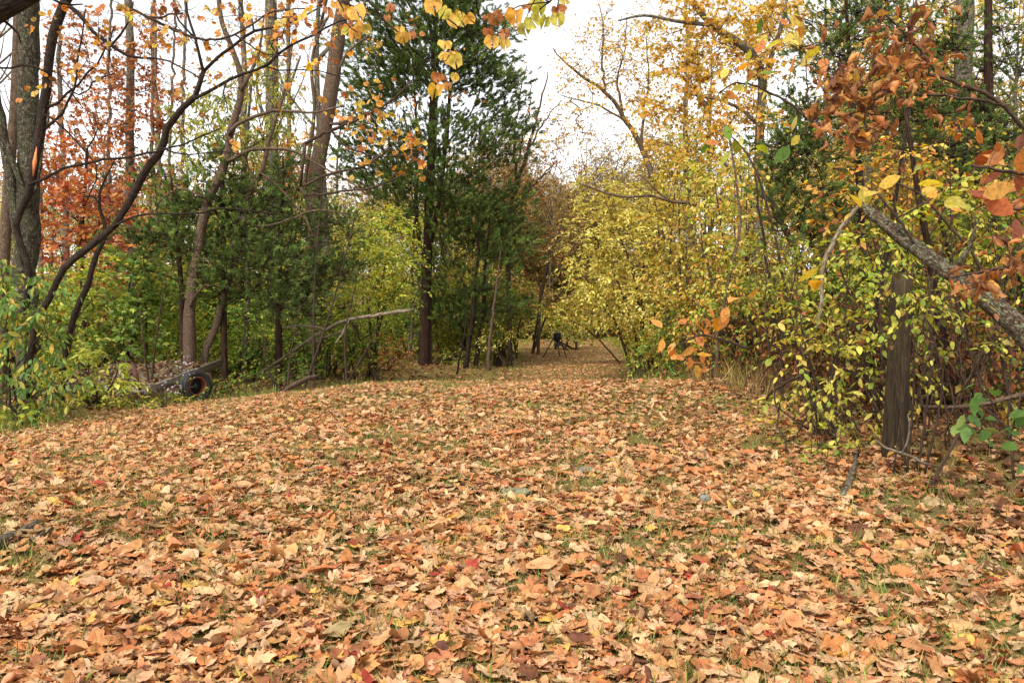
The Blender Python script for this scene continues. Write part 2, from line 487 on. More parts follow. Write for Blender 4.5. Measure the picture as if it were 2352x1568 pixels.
class Skel:
    def __init__(s): s.p = []; s.par = []; s.r0 = []; s.tag = []
    def add_line(s, pts, rad, tg, attach=None):
        prev = -1
        if attach is None and s.p:
            d = np.linalg.norm(np.array(s.p) - pts[0], axis=1); prev = int(np.argmin(d))
            if d[prev] > .6: prev = -1
        for q, w in zip(pts, rad):
            s.p.append(np.asarray(q)); s.par.append(prev); s.r0.append(float(w)); s.tag.append(tg); prev = len(s.p) - 1
    def grow(s, targets, r, seg=.3, rise=.5, wob=.05, reach=1.0, noattach=0):
        if len(targets) == 0: return
        base = np.array(s.p); cap = len(base) + 200000
        d0 = np.array([np.min(np.linalg.norm(base[noattach:] - t, axis=1)) for t in targets])
        buf = np.zeros((len(base) + int(sum(np.ceil(d0 / seg) + 3)) * 2 + 64, 3)); n = len(base); buf[:n] = base
        for k in np.argsort(d0):
            t = targets[k]
            v = t - buf[noattach:n]
            hor = np.hypot(v[:, 0], v[:, 1]); dist = np.linalg.norm(v, axis=1)
            cost = dist + 1.6 * np.maximum(0, rise * hor - v[:, 2])
            i = int(np.argmin(cost)) + noattach
            a = buf[i]; dd = np.linalg.norm(t - a)
            m = max(1, int(math.ceil(dd / seg)))
            if n + m >= len(buf): buf = np.vstack([buf, np.zeros((n, 3))])
            pi = s.par[i]
            pd = (a - buf[pi]) if pi >= 0 else np.array([0, 0, 1.0])
            pd = pd / (np.linalg.norm(pd) + 1e-9)
            ctrl = a + (pd * .35 + (t - a) / (dd + 1e-9) * .65) * dd * .5 + np.array([0, 0, .06 * dd])
            prev = i
            for j in range(1, m + 1):
                f = j / m
                q = a * (1 - f) ** 2 + 2 * ctrl * f * (1 - f) + t * f * f
                if j < m: q = q + wob * seg * r.standard_normal(3) * 2
                s.p.append(q); s.par.append(prev); s.r0.append(0.0); s.tag.append(-1); buf[n] = q; prev = n; n += 1
    def radii(s, tip, ex=2.25):
        n = len(s.p); acc = np.zeros(n); ch = np.zeros(n, int)
        for i in range(n):
            if s.par[i] >= 0: ch[s.par[i]] += 1
        for i in range(n - 1, -1, -1):
            if ch[i] == 0 or acc[i] == 0: acc[i] = max(acc[i], 1.0)
            if s.par[i] >= 0: acc[s.par[i]] += acc[i]
        r = tip * acc ** (1 / ex)
        r0 = np.array(s.r0)
        return np.where(r0 > 0, r0, r)
    def chains(s, r):
        n = len(s.p); kids = [[] for _ in range(n)]
        roots = []
        for i in range(n):
            (kids[s.par[i]] if s.par[i] >= 0 else roots).append(i)
        out = []; stack = [(q, None) for q in roots]
        while stack:
            i, frm = stack.pop()
            ch = [] if frm is None else [frm]
            tg = s.tag[i]
            cur = i
            while True:
                ch.append(cur)
                same = [k for k in kids[cur] if s.tag[k] == tg]
                nxt = max(same, key=lambda k: r[k]) if same else None
                for k in kids[cur]:
                    if k != nxt: stack.append((k, cur))
                if nxt is None: break
                cur = nxt
            out.append((tg, ch))
        return out
    def build(s, tip, mats, root, names, twig_mb=None, rough=.03):
        """names: {tag: part name}; every tag >= 0 becomes a mesh of its own, the grown wood one mesh 'branchwork'"""
        r = s.radii(tip); pp = np.array(s.p); mbs = {}
        for tg, ch in s.chains(r):
            if len(ch) < 2: continue
            mb = mbs.setdefault(tg, twig_mb if (tg == -1 and twig_mb) else MB())
            rad = r[ch].copy()
            rad[0] = min(rad[0], rad[1] * (1.15 if tg == -1 else 1.4))
            big = rad.max()
            sides = 14 if big > .1 else 9 if big > .035 else 6 if big > .012 else 4
            mb.tube(pp[ch], rad, sides, rough=rough if big > .03 else 0)
        return mbs

def sample_blob(b, n, r):
    """points in an ellipsoid b = centre(3), radii(3), fuller towards its skin"""
    c, R = b
    d = r.standard_normal((n, 3)); d /= np.linalg.norm(d, axis=1, keepdims=True)
    q = r.random(n) ** .42
    q *= 1 + .18 * r.standard_normal(n) * .8
    return c + d * q[:, None] * R

def B(u, v, D, ru, rv, rd=None):
    """ellipsoid: centre at plan u, v and depth D, half extents in plan px, depth radius in metres"""
    k = pxm(D)
    return (P(u, v, D), np.array([ru * k, rd if rd is not None else (ru * k * .8), rv * k]))

def leaf_sprays(tg, out, r, ls, leaves, twigs):
    """sprays of leaves on fine twigs at every target"""
    n = len(tg); k = ls.get('k', 3); m = ls.get('m', 7); L = ls.get('L', .35); size = ls['size']
    A = np.repeat(tg, k, axis=0); o = np.repeat(out, k, axis=0); N = n * k
    d = o * ls.get('outw', .6) + r.standard_normal((N, 3)) * np.array([1, 1, .6]) * .75 + np.array([0, 0, ls.get('up', .1)])
    d /= np.linalg.norm(d, axis=1, keepdims=True) + 1e-9
    Ls = L * r.uniform(.6, 1.35, N)
    sag = ls.get('sag', .3)
    pt = lambda f: A + d * (Ls * f)[:, None] + np.array([0, 0, -1.0]) * (sag * Ls * f * f)[:, None]
    if twigs is not None: twigs.twigs(A, pt(.5), pt(1.0), ls.get('tw', .003), ls.get('tw', .003) * .4)
    pal = ls['pal']; tone = np.repeat(np.repeat(1 + ls.get('tone', .12) * r.standard_normal(n), k), m)
    f = np.tile((np.arange(m) + .6) / m, N) + r.uniform(-.06, .06, N * m)
    dd = np.repeat(d, m, axis=0); pos = np.repeat(A, m, axis=0) + dd * (np.repeat(Ls, m) * f)[:, None] - np.array([0, 0, 1.0]) * (sag * np.repeat(Ls, m) * f * f)[:, None]
    side = np.cross(dd, [0, 0, 1.0]); side /= np.linalg.norm(side, axis=1, keepdims=True) + 1e-6
    sg = np.where(np.tile(np.arange(m), N) % 2 == 0, 1.0, -1.0)[:, None]
    an = r.uniform(.6, 1.2, (N * m, 1))
    ld = dd * np.cos(an) + side * sg * np.sin(an) + .25 * r.standard_normal((N * m, 3)) + np.array([0, 0, -ls.get('droop', .35)])
    nr = np.array([0, 0, 1.0]) * ls.get('flat', 1.0) + r.standard_normal((N * m, 3)) * ls.get('njit', .45)
    keep = r.random(N * m) < ls.get('keep', .9)
    sz = size * np.clip(1 + .25 * r.standard_normal(N * m), .45, 1.7)
    col = np.clip(pick(pal, N * m, r, ls.get('jit', .14)) * np.clip(tone, .6, 1.5)[:, None], .004, .85)
    put_leaves(leaves, ls.get('tm', 'ov_lo'), pos[keep], ld[keep], nr[keep], sz[keep], col[keep], r)

def plant(name, label, cat, stems, blobs, ls, bark, seed, group=None, tip=.004, seg=.3, rise=.45, limbs=(), base=None, cover=2.2,
          leaf_mat_key='leaf', noattach=0, jit=.0, extra_targets=None, world_stems=None, rough=.03, ground=True):
    """one woody plant: root Empty > trunk (several 'stem's for a shrub), limb(s), branchwork, crown"""
    r = np.random.default_rng(seed)
    sk = Skel(); names = {}
    lines = world_stems if world_stems is not None else [poly(s) for s in stems]
    b0 = None
    for i, (pts, rad) in enumerate(lines):
        pts = np.array(pts, float); rad = np.array(rad, float)
        if ground: pts[0][2] = float(G(pts[0][0], pts[0][1])) - .06
        if b0 is None: b0 = pts[0].copy()
        if ground and rad[0] > .05:
            # root flare
            q = pts[0] + (pts[1] - pts[0]) * min(.5, .3 / (np.linalg.norm(pts[1] - pts[0]) + 1e-6))
            pts = np.vstack([pts[:1], q[None], pts[1:]]); rad = np.concatenate([[rad[0] * 1.35], [rad[0]], rad[1:]])
        p2, r2 = resample(pts, rad, min(seg, .25), r, jit)
        sk.add_line(p2, r2, i, attach=-1 if i == 0 else -1)
        names[i] = 'trunk' if len(lines) == 1 else 'stem'
    for l in limbs:
        p2, r2 = resample(*(poly(l) if isinstance(l[0], tuple) and len(l[0]) == 4 else l), min(seg, .2), r, jit)
        t = max(names) + 1; sk.add_line(p2, r2, t); names[t] = 'limb'
    root = thing(name, label, cat, base if base is not None else b0, group)
    tg = []; out = []
    if ls is not None:
        lf = ls.get('k', 3) * ls.get('m', 7) * ls.get('keep', .9)
        for b in blobs:
            bb, cv = (b[0], b[1]) if len(b) == 2 and isinstance(b[0], tuple) else (b, 1.0)
            c, R = bb
            area = math.pi * R[0] * R[2]
            n = max(2, int(cover * cv * area / (.38 * ls['size'] ** 2) / lf))
            t = sample_blob(bb, n, r)
            gz = G(t[:, 0], t[:, 1]); t[:, 2] = np.maximum(t[:, 2], gz + .08 + .1 * r.random(n))
            o = (t - c) / R; o /= np.linalg.norm(o, axis=1, keepdims=True) + 1e-6
            tg.append(t); out.append(o)
    if extra_targets is not None:
        tg.append(extra_targets); out.append(np.tile([0, 0, .3], (len(extra_targets), 1)))
    leaves = MB(); wood = MB()
    if tg:
        tg = np.vstack(tg); out = np.vstack(out)
        sk.grow(tg, r, seg, rise, noattach=noattach)
    mbs = sk.build(tip, None, root, names, wood, rough)
    if ls is not None and len(tg):
        if ls.get('kind') == 'cedar': cedar_tufts(tg, out, r, ls, leaves, wood)
        else: leaf_sprays(tg, out, r, ls, leaves, wood)
    for t, nm in names.items():
        if t in mbs: mbs[t].build(nm, M[bark], root, True)
    if wood.V: wood.build('branchwork', M[bark if bark in ('bark_cedar', 'bark_dark') else 'bark_twig'], root, True)
    if leaves.V: leaves.build('crown', M[leaf_mat_key], root)
    return root

def cedar_tufts(tg, out, r, ls, leaves, wood):
    n = len(tg); k = ls.get('k', 7); N = n * k
    A = np.repeat(tg, k, axis=0); o = np.repeat(out, k, axis=0)
    sp = ls.get('spread', .3)
    off = r.standard_normal((N, 3)) * np.array([sp, sp, sp * .55])
    d = o * .7 + off / sp * .35 + np.array([0, 0, ls.get('up', .55)]) + .3 * r.standard_normal((N, 3))
    tone = np.repeat(1 + .16 * r.standard_normal(n), k)
    sz = ls['size'] * r.uniform(.6, 1.3, N)
    col = np.clip(pick(ls['pal'], N, r, .12) * np.clip(tone, .6, 1.5)[:, None], .004, .5)
    Q = A + off
    wood.twigs(A, A + off * .5 + .03 * r.standard_normal((N, 3)), Q, .006, .003)
    put_leaves(leaves, 'cedar', Q, d, r.standard_normal((N, 3)), sz, col, r)

exec_marks = []
def mark(s): exec_marks.append((s, round(time.time() - T0, 1)))
# ------------------------------------------------------------------ camera, sky, sun
cam = bpy.data.cameras.new('camera'); camo = bpy.data.objects.new('camera', cam); C.objects.link(camo)
cam.sensor_width = 36; cam.lens = 36 * F / 2352; cam.clip_start = .05; cam.clip_end = 3000
camo.location = CAM; camo.rotation_euler = (math.pi / 2 - PITCH, 0, 0)
SC.camera = camo
SUN_EL, SUN_AZ = math.radians(52), math.radians(205)     # high, soft light from behind and left of the photographer
sd = np.array([math.sin(SUN_AZ) * math.cos(SUN_EL), math.cos(SUN_AZ) * math.cos(SUN_EL), math.sin(SUN_EL)])
sl = bpy.data.lights.new('sun', 'SUN'); sl.energy = 1.3; sl.angle = math.radians(14); sl.color = (1, .95, .86)
so = bpy.data.objects.new('sun', sl); C.objects.link(so); so.location = (0, -10, 40)
from mathutils import Vector
so.rotation_euler = Vector(sd).to_track_quat('Z', 'Y').to_euler()
w = bpy.data.worlds.new('World'); SC.world = w; w.use_nodes = True
nt = w.node_tree; nt.nodes.clear()
sky = nt.nodes.new('ShaderNodeTexSky'); sky.sky_type = 'NISHITA'; sky.sun_disc = False
sky.sun_elevation = SUN_EL; sky.sun_rotation = SUN_AZ; sky.dust_density = 1.2; sky.air_density = 1.0
bw = nt.nodes.new('ShaderNodeRGBToBW'); nt.links.new(sky.outputs[0], bw.inputs[0])
tint = nt.nodes.new('ShaderNodeMix'); tint.data_type = 'RGBA'; tint.blend_type = 'MULTIPLY'
tint.inputs[0].default_value = 1; nt.links.new(bw.outputs[0], tint.inputs[6]); tint.inputs[7].default_value = (1.0, .985, .96, 1)
mx = nt.nodes.new('ShaderNodeMix'); mx.data_type = 'RGBA'; mx.inputs[0].default_value = .9    # a closed layer of thin cloud
nt.links.new(sky.outputs[0], mx.inputs[6]); nt.links.new(tint.outputs[2], mx.inputs[7])
bg = nt.nodes.new('ShaderNodeBackground'); bg.inputs[1].default_value = .15
nt.links.new(mx.outputs[2], bg.inputs[0])
wo = nt.nodes.new('ShaderNodeOutputWorld'); nt.links.new(bg.outputs[0], wo.inputs[0])
SC.view_settings.view_transform = 'Standard'; SC.view_settings.look = 'None'
SC.view_settings.exposure = 1.75; SC.view_settings.gamma = 1.0
cy = SC.cycles
cy.max_bounces = 6; cy.diffuse_bounces = 4; cy.glossy_bounces = 2; cy.transmission_bounces = 4; cy.transparent_max_bounces = 4
cy.caustics_reflective = False; cy.caustics_refractive = False

# ------------------------------------------------------------------ ground sheet
def ground():
    def axis(lo, hi, fine_lo, fine_hi, step, grow=1.22):
        a = list(np.arange(fine_lo, fine_hi + 1e-6, step)); s = step
        while a[-1] < hi: s *= grow; a.append(a[-1] + s)
        s = step; b = [fine_lo]
        while b[-1] > lo: s *= grow; b.append(b[-1] - s)
        return np.array(b[:0:-1] + a)
    xs = axis(-400, 400, -16, 16, .16); ys = axis(-60, 480, 0, 46, .17)
    X, Y = np.meshgrid(xs, ys); Z = G(X, Y)
    V = np.stack([X, Y, Z], -1).reshape(-1, 3); nx, ny = len(xs), len(ys)
    i = np.arange(ny - 1)[:, None] * nx + np.arange(nx - 1)[None]
    L = np.stack([i, i + 1, i + nx + 1, i + nx], -1).reshape(-1)
    me = raw_mesh('ground', V, L, np.full((nx - 1) * (ny - 1), 4), smooth=True)
    m, nt, out = new_mat('forest_soil_and_grass')
    tc = N_(nt, 'TexCoord')
    n1 = N_(nt, 'TexNoise', Scale=1.3, Detail=6.0); nt.links.new(tc.outputs['Object'], n1.inputs['Vector'])
    n2 = N_(nt, 'TexNoise', Scale=45.0, Detail=5.0); nt.links.new(tc.outputs['Object'], n2.inputs['Vector'])
    c = ramp(nt, n2.outputs[0], [(.3, lin((70, 58, 34))), (.5, lin((112, 96, 54))), (.7, lin((150, 130, 78)))])
    g = ramp(nt, n2.outputs[0], [(.3, lin((66, 60, 34))), (.7, lin((122, 112, 64)))])
    c = mixc(nt, ramp(nt, n1.outputs[0], [(.42, 0.0), (.6, .8)]), c, g)
    vo = N_(nt, 'TexVoronoi', Scale=60.0, Randomness=1.0); nt.links.new(tc.outputs['Object'], vo.inputs['Vector'])
    lf = ramp(nt, vo.outputs['Color'], [(.15, lin((150, 92, 52))), (.45, lin((196, 134, 78))), (.8, lin((214, 168, 116)))])
    mk = ramp(nt, vo.outputs['Distance'], [(.2, .5), (.3, 0.0)])
    c = mixc(nt, mk, c, lf)
    p = N_(nt, 'BsdfPrincipled', Roughness=.95); p.inputs['Specular IOR Level'].default_value = .1
    nt.links.new(c, p.inputs['Base Color'])
    b = N_(nt, 'Bump', Strength=.8, Distance=.04); nt.links.new(n2.outputs[0], b.inputs['Height'])
    nt.links.new(b.outputs[0], p.inputs['Normal']); nt.links.new(p.outputs[0], out.inputs[0])
    me.materials.append(m)
    o = bpy.data.objects.new('ground', me); C.objects.link(o)
    tag(o, 'gently crested clearing and track of thin grass and soil under the fallen leaves', kind='structure')
ground()

# edges of the clearing and track (world x at depth y)
def left_edge(y):
    return np.interp(y, [0, 3, 6, 8, 10, 13, 16, 20, 26, 32, 40, 50, 62], [-3.2, -3.2, -4.4, -5.5, -6.1, -5.7, -2.9, -.5, 0, .1, .2, .5, 1.0])
def right_edge(y):
    return np.interp(y, [0, 3, 5, 7, 9, 12, 16, 22, 30, 38, 46, 56, 62], [3.4, 3.3, 3.25, 3.25, 3.2, 3.0, 2.9, 3.3, 4.2, 5.1, 5.9, 6.6, 6.8])
def ymax_track(): return 62.0

LIT = [((220, 174, 124), 2.6), ((212, 156, 100), 3.4), ((206, 138, 78), 3), ((200, 120, 60), 1.5), ((168, 104, 62), 1.5), ((112, 68, 44), .5),
       ((214, 162, 112), 1.1), ((222, 168, 72), .25), ((172, 58, 38), .1), ((190, 150, 100), 1.2)]
def litter():
    r = np.random.default_rng(21); mb = MB()
    def scatter(n, y0, y1, half, power=1.0):
        y = y0 + (y1 - y0) * r.random(n) ** power
        # density ~ uniform per area: pick x over the widest strip and reject
        x = r.uniform(-1, 1, n) * half(y1); ok = np.abs(x) < half(y)
        return x[ok], y[ok]
    def inside(x, y, fade=1.4):
        m = np.minimum(x - left_edge(y), right_edge(y) - x)
        return np.clip(m / fade + .35, 0, 1)
    def drop(x, y, kinds, s0, s1, tilt, lift, pal=LIT):
        keep = np.ones(len(x), bool)
        for (u, v, w, h) in STONES:
            q = hit(u, v); k_ = w * q[1] / F
            keep &= ((x - q[0]) / (k_ * .95 + .05)) ** 2 + ((y - q[1]) / (k_ * h * .95 + .05)) ** 2 > r.uniform(.55, 1.0, len(x))
        x, y = x[keep], y[keep]; n = len(x)
        z = G(x, y) + lift * r.random(n) ** 1.5 + .006
        pos = np.stack([x, y, z], -1); a = r.random(n) * 6.283
        d = np.stack([np.cos(a), np.sin(a), .25 * tilt * r.standard_normal(n)], -1)
        nr = np.stack([tilt * r.standard_normal(n), tilt * r.standard_normal(n), np.ones(n)], -1)
        nr *= np.where(r.random(n) < .12, -1, 1)[:, None]
        s = r.uniform(s0, s1, n) * np.where(r.random(n) < .06, 1.45, 1)
        c = pick(pal, n, r, .11, .75)
        k = r.random(n); lo = 0
        for kd, w in kinds:
            m = (k >= lo) & (k < lo + w); lo += w
            put_leaves(mb, kd, pos[m] - d[m] * s[m][:, None] * .4, d[m], nr[m], s[m], c[m], r)
    # near carpet
    x, y = scatter(58000, 2.3, 8.2, lambda y: .66 * y + .9)
    dens = inside(x, y) * np.clip(.56 + .8 * (vnoise(x, y, 1.6, 4) - .42) + .9 * (vnoise(x, y, 4.3, 5) - .5), .1, 1)
    k = r.random(len(x)) < dens; drop(x[k], y[k], [('maple', .70), ('oval_litter', .22), ('curled', .08)], .06, .132, .24, .03)
    x, y = scatter(100000, 8.2, 14.4, lambda y: .66 * y + .9)
    dens = inside(x, y) * np.clip(.5 + 1.1 * (vnoise(x, y, 1.1, 4) - .38), .15, 1)
    k = r.random(len(x)) < dens; drop(x[k], y[k], [('maple_lo', .68), ('oval_litter', .24), ('curled', .08)], .06, .12, .26, .03)
    x, y = scatter(120000, 14.2, 62, lambda y: 9.0 + 0 * y)
    dens = inside(x, y, 1.2) * np.clip(.55 + .8 * (vnoise(x, y, .8, 4) - .4), .1, 1) * np.clip(1.6 - y / 60, .5, 1)
    k = r.random(len(x)) < dens; drop(x[k], y[k], [('ov_lo', .6), ('maple_lo', .4)], .05, .1, .4, .03, LIT)
    # under the trees, thinner
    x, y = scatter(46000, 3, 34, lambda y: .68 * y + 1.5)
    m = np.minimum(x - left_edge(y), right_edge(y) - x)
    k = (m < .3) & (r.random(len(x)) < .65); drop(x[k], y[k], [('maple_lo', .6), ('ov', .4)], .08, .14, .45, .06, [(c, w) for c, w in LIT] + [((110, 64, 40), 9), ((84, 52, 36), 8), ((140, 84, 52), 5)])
    # the floor of the thicket on the right
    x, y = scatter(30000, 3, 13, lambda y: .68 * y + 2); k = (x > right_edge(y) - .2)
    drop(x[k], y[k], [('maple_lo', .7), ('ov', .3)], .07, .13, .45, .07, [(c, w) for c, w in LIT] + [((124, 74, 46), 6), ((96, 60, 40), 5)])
    # drifted against the foot of the post and the trunks at the edge
    for (u, D, n_) in ((2060, 6.9, 170), (78, 13.2, 160), (437, 17.6, 120), (974, 33, 140), (2180, 9, 100)):
        b = on_ground(u, D); a = r.random(n_) * 6.28; q = .1 + .3 * r.random(n_) ** 1.4
        drop(b[0] + np.cos(a) * q, b[1] + np.sin(a) * q, [('maple_lo', .7), ('curled', .3)], .07, .12, .6, .1)
    o = mb.build('fallen_leaves', M['litter'])
    tag(o, 'carpet of tan and orange maple leaves fallen over the clearing and the track', kind='stuff')
litter()

GR = [((150, 138, 74), 3), ((120, 124, 56), 3), ((96, 116, 46), 2), ((178, 158, 98), 2), ((132, 108, 62), 1)]
def grass():
    r = np.random.default_rng(31); mb = MB()
    n = 15000
    y = 2.4 + 13 * r.random(n) ** .8; x = r.uniform(-1, 1, n) * (.66 * y + .8)
    k = ((x > left_edge(y) - .4) & (x < right_edge(y) + .4)) & (vnoise(x, y, 4.3, 5) < .66)
    x, y = x[k], y[k]
    m = 9; n = len(x); X = np.repeat(x, m) + .07 * r.standard_normal(n * m); Y = np.repeat(y, m) + .07 * r.standard_normal(n * m)
    a = r.random(n * m) * 6.283; tl = r.uniform(.2, 1.3, n * m)
    d = np.stack([np.cos(a) * tl, np.sin(a) * tl, np.ones(n * m)], -1)
    hue = np.repeat(r.random(n), m)
    c = np.where((hue > .86)[:, None], pick(GRN, n * m, r, .2), pick(GR, n * m, r, .15))
    put_leaves(mb, 'blade', np.stack([X, Y, G(X, Y) - .01], -1), d, r.standard_normal((n * m, 3)), r.uniform(.05, .13, n * m), c, r, .55)
    o = mb.build('grass', M['blade']); tag(o, 'thin dry grass showing between the fallen leaves on the clearing', kind='stuff')
    # taller weeds and dry grass along both edges
    mb = MB()
    def band(n, y0, y1, edge, lo, hi, h0, h1, pal, wide, lean=.5):
        y = r.uniform(y0, y1, n); x = edge(y) + r.uniform(lo, hi, n)
        cl = vnoise(x, y, 1.6, 7); k = r.random(n) < np.clip(1.7 * cl - .25, .1, 1); x, y = x[k], y[k]; q = len(x)
        a = r.random(q) * 6.283; tl = r.uniform(.05, lean, q)
        d = np.stack([np.cos(a) * tl, np.sin(a) * tl, np.ones(q)], -1)
        put_leaves(mb, 'blade', np.stack([x, y, G(x, y) - .02], -1), d, r.standard_normal((q, 3)), r.uniform(h0, h1, q) * (.5 + .8 * cl[k]), pick(pal, q, r, .18), r, wide)
    DRY = [((186, 150, 92), 3), ((150, 112, 66), 3), ((120, 86, 52), 2), ((204, 172, 116), 1)]
    DRY2 = [((120, 90, 58), 3), ((92, 66, 42), 3), ((150, 118, 76), 1.5), ((74, 54, 36), 2)]
    band(5200, 9, 17, left_edge, -1.5, .5, .08, .26, OLI + GR + GRN, .4, 1.0)
    band(3000, 5, 10, left_edge, -1.4, .3, .08, .26, OLI + GR + DRY + GRN, .35, 1.0)
    band(6000, 16, 30, left_edge, -2.2, .6, .05, .2, GRN + GR + OLI + DRY, .45, 1.0)
    band(9000, 14, 22, lambda y: left_edge(y) + 1.2, -1.5, 5, .03, .09, GR + OLI, 1.2, 1.2)
    band(5000, 30, 60, left_edge, -1.6, .4, .08, .22, GRN + YGR + GR, .6)
    band(5200, 9.5, 15, right_edge, -.3, 2.0, .15, .48, DRY + DRY2 + OLI, .16, .9)
    band(6000, 15, 34, right_edge, 0, 2.2, .12, .45, GR + OLI + DRY + GRN, .35)
    band(5000, 32, 60, right_edge, 0, 1.8, .12, .4, GRN + YGR + OLI, .6)
    band(2600, 3.2, 9, right_edge, -.4, 2.6, .1, .3, DRY2 + OLI, .2, .9)
    o = mb.build('weeds', M['blade']); tag(o, 'tufts of weeds and dry grass along the edges of the clearing', kind='stuff')
grass()
mark('setting')
# ------------------------------------------------------------------ leaf habits
def LS(pal, size, **k):
    d = dict(pal=pal, size=size); d.update(k); return d
def ln(D, *pts):
    """plan polyline at one depth: (u, v, half width px)"""
    return [(u, v, D, w) for u, v, w in pts]
CEDAR = dict(kind='cedar', pal=CED, size=.3, k=7, m=1, keep=1.0, spread=.3)

# ------------------------------------------------------------------ left edge of the clearing
# tall lichen-barked trunk at the left edge
plant('tree', 'tall rough tree with grey-green lichen on its thick trunk at the left edge', 'tree',
      [ln(13.2, (78, 936, 30.2), (68, 830, 26), (62, 700, 24.4), (60, 560, 24.4), (66, 430, 24.4), (66, 300, 23.5), (64, 150, 21.8), (66, 0, 21), (60, -160, 19.3))],
      [], None, 'bark_lichen', 1, limbs=[ln(13.1, (56, 600, 13), (40, 520, 12), (20, 390, 11), (2, 280, 10), (-16, 180, 9.5), (-44, 40, 9)),
                                         ln(13.0, (64, 470, 7.56), (40, 400, 6.72), (15, 330, 5.88), (-30, 290, 4.2)),
                                         ln(13.0, (66, 452, 5.88), (84, 420, 4.2), (100, 330, 3.36), (104, 280, 2.52), (120, 220, 1.68))],
      rough=.05, jit=.012)
plant('tree', 'smooth tan trunk half hidden behind the lichen-barked tree at the left edge', 'tree',
      [ln(16, (0, 930, 14.3), (4, 700, 12.6), (20, 420, 11.8), (34, 240, 10.1), (40, 60, 9.24), (44, -140, 7.56))], [], None, 'bark_brown', 2, rough=.02)
# dark stem leaning across the lichen trunk, with a torn orange wound
r_ = plant('tree', 'dark crooked stem crossing the lichen-barked trunk, with a torn orange scar', 'tree',
      [ln(11.6, (82, 950, 8), (66, 840, 8), (60, 700, 7.2), (66, 640, 7.2), (58, 590, 7.2), (42, 545, 7.2), (38, 500, 7.2), (56, 470, 8), (70, 440, 8.8), (78, 400, 9.6), (88, 320, 10.4), (100, 250, 10.4), (110, 190, 10.4), (118, 110, 10.4), (128, 50, 11.2), (150, 5, 10.4), (190, -60, 8))],
      [], None, 'bark_dark', 3,
      limbs=[ln(11.5, (150, 8, 4.8), (176, 26, 4.8), (194, 42, 4.8), (198, 64, 4), (232, 88, 4), (258, 102, 4), (292, 128, 3.2), (334, 132, 2.4), (390, 142, 1.92), (440, 168, 1.6), (470, 190, 1.2)),
             ln(11.5, (258, 102, 2.8), (284, 68, 2.4), (302, 34, 2), (306, 4, 1.6)),
             ln(11.6, (104, 250, 3.2), (150, 220, 2.8), (190, 180, 2.4), (240, 120, 1.92), (262, 60, 1.6)),
             ln(11.6, (98, 300, 4), (140, 260, 3.2), (170, 200, 2.8), (186, 100, 2.08), (196, 20, 1.6)),
             ln(11.5, (112, 170, 3.2), (60, 150, 2.72), (10, 158, 2.4), (-40, 150, 1.6)),
             ln(11.5, (98, 260, 2.4), (160, 310, 2.08), (214, 372, 1.76), (224, 410, 1.6), (205, 452, 1.6), (196, 470, 1.28))], jit=.01)
sc_ = MB(); sc_.tube(np.array([P(84, 338, 11.5), P(80, 372, 11.47), P(76, 405, 11.5)]), np.array([.004, .028, .006]), 8)
sc_.build('scar', plain_mat('torn_orange_wood', (186, 104, 54), (214, 140, 84), 30, .8), r_, True)

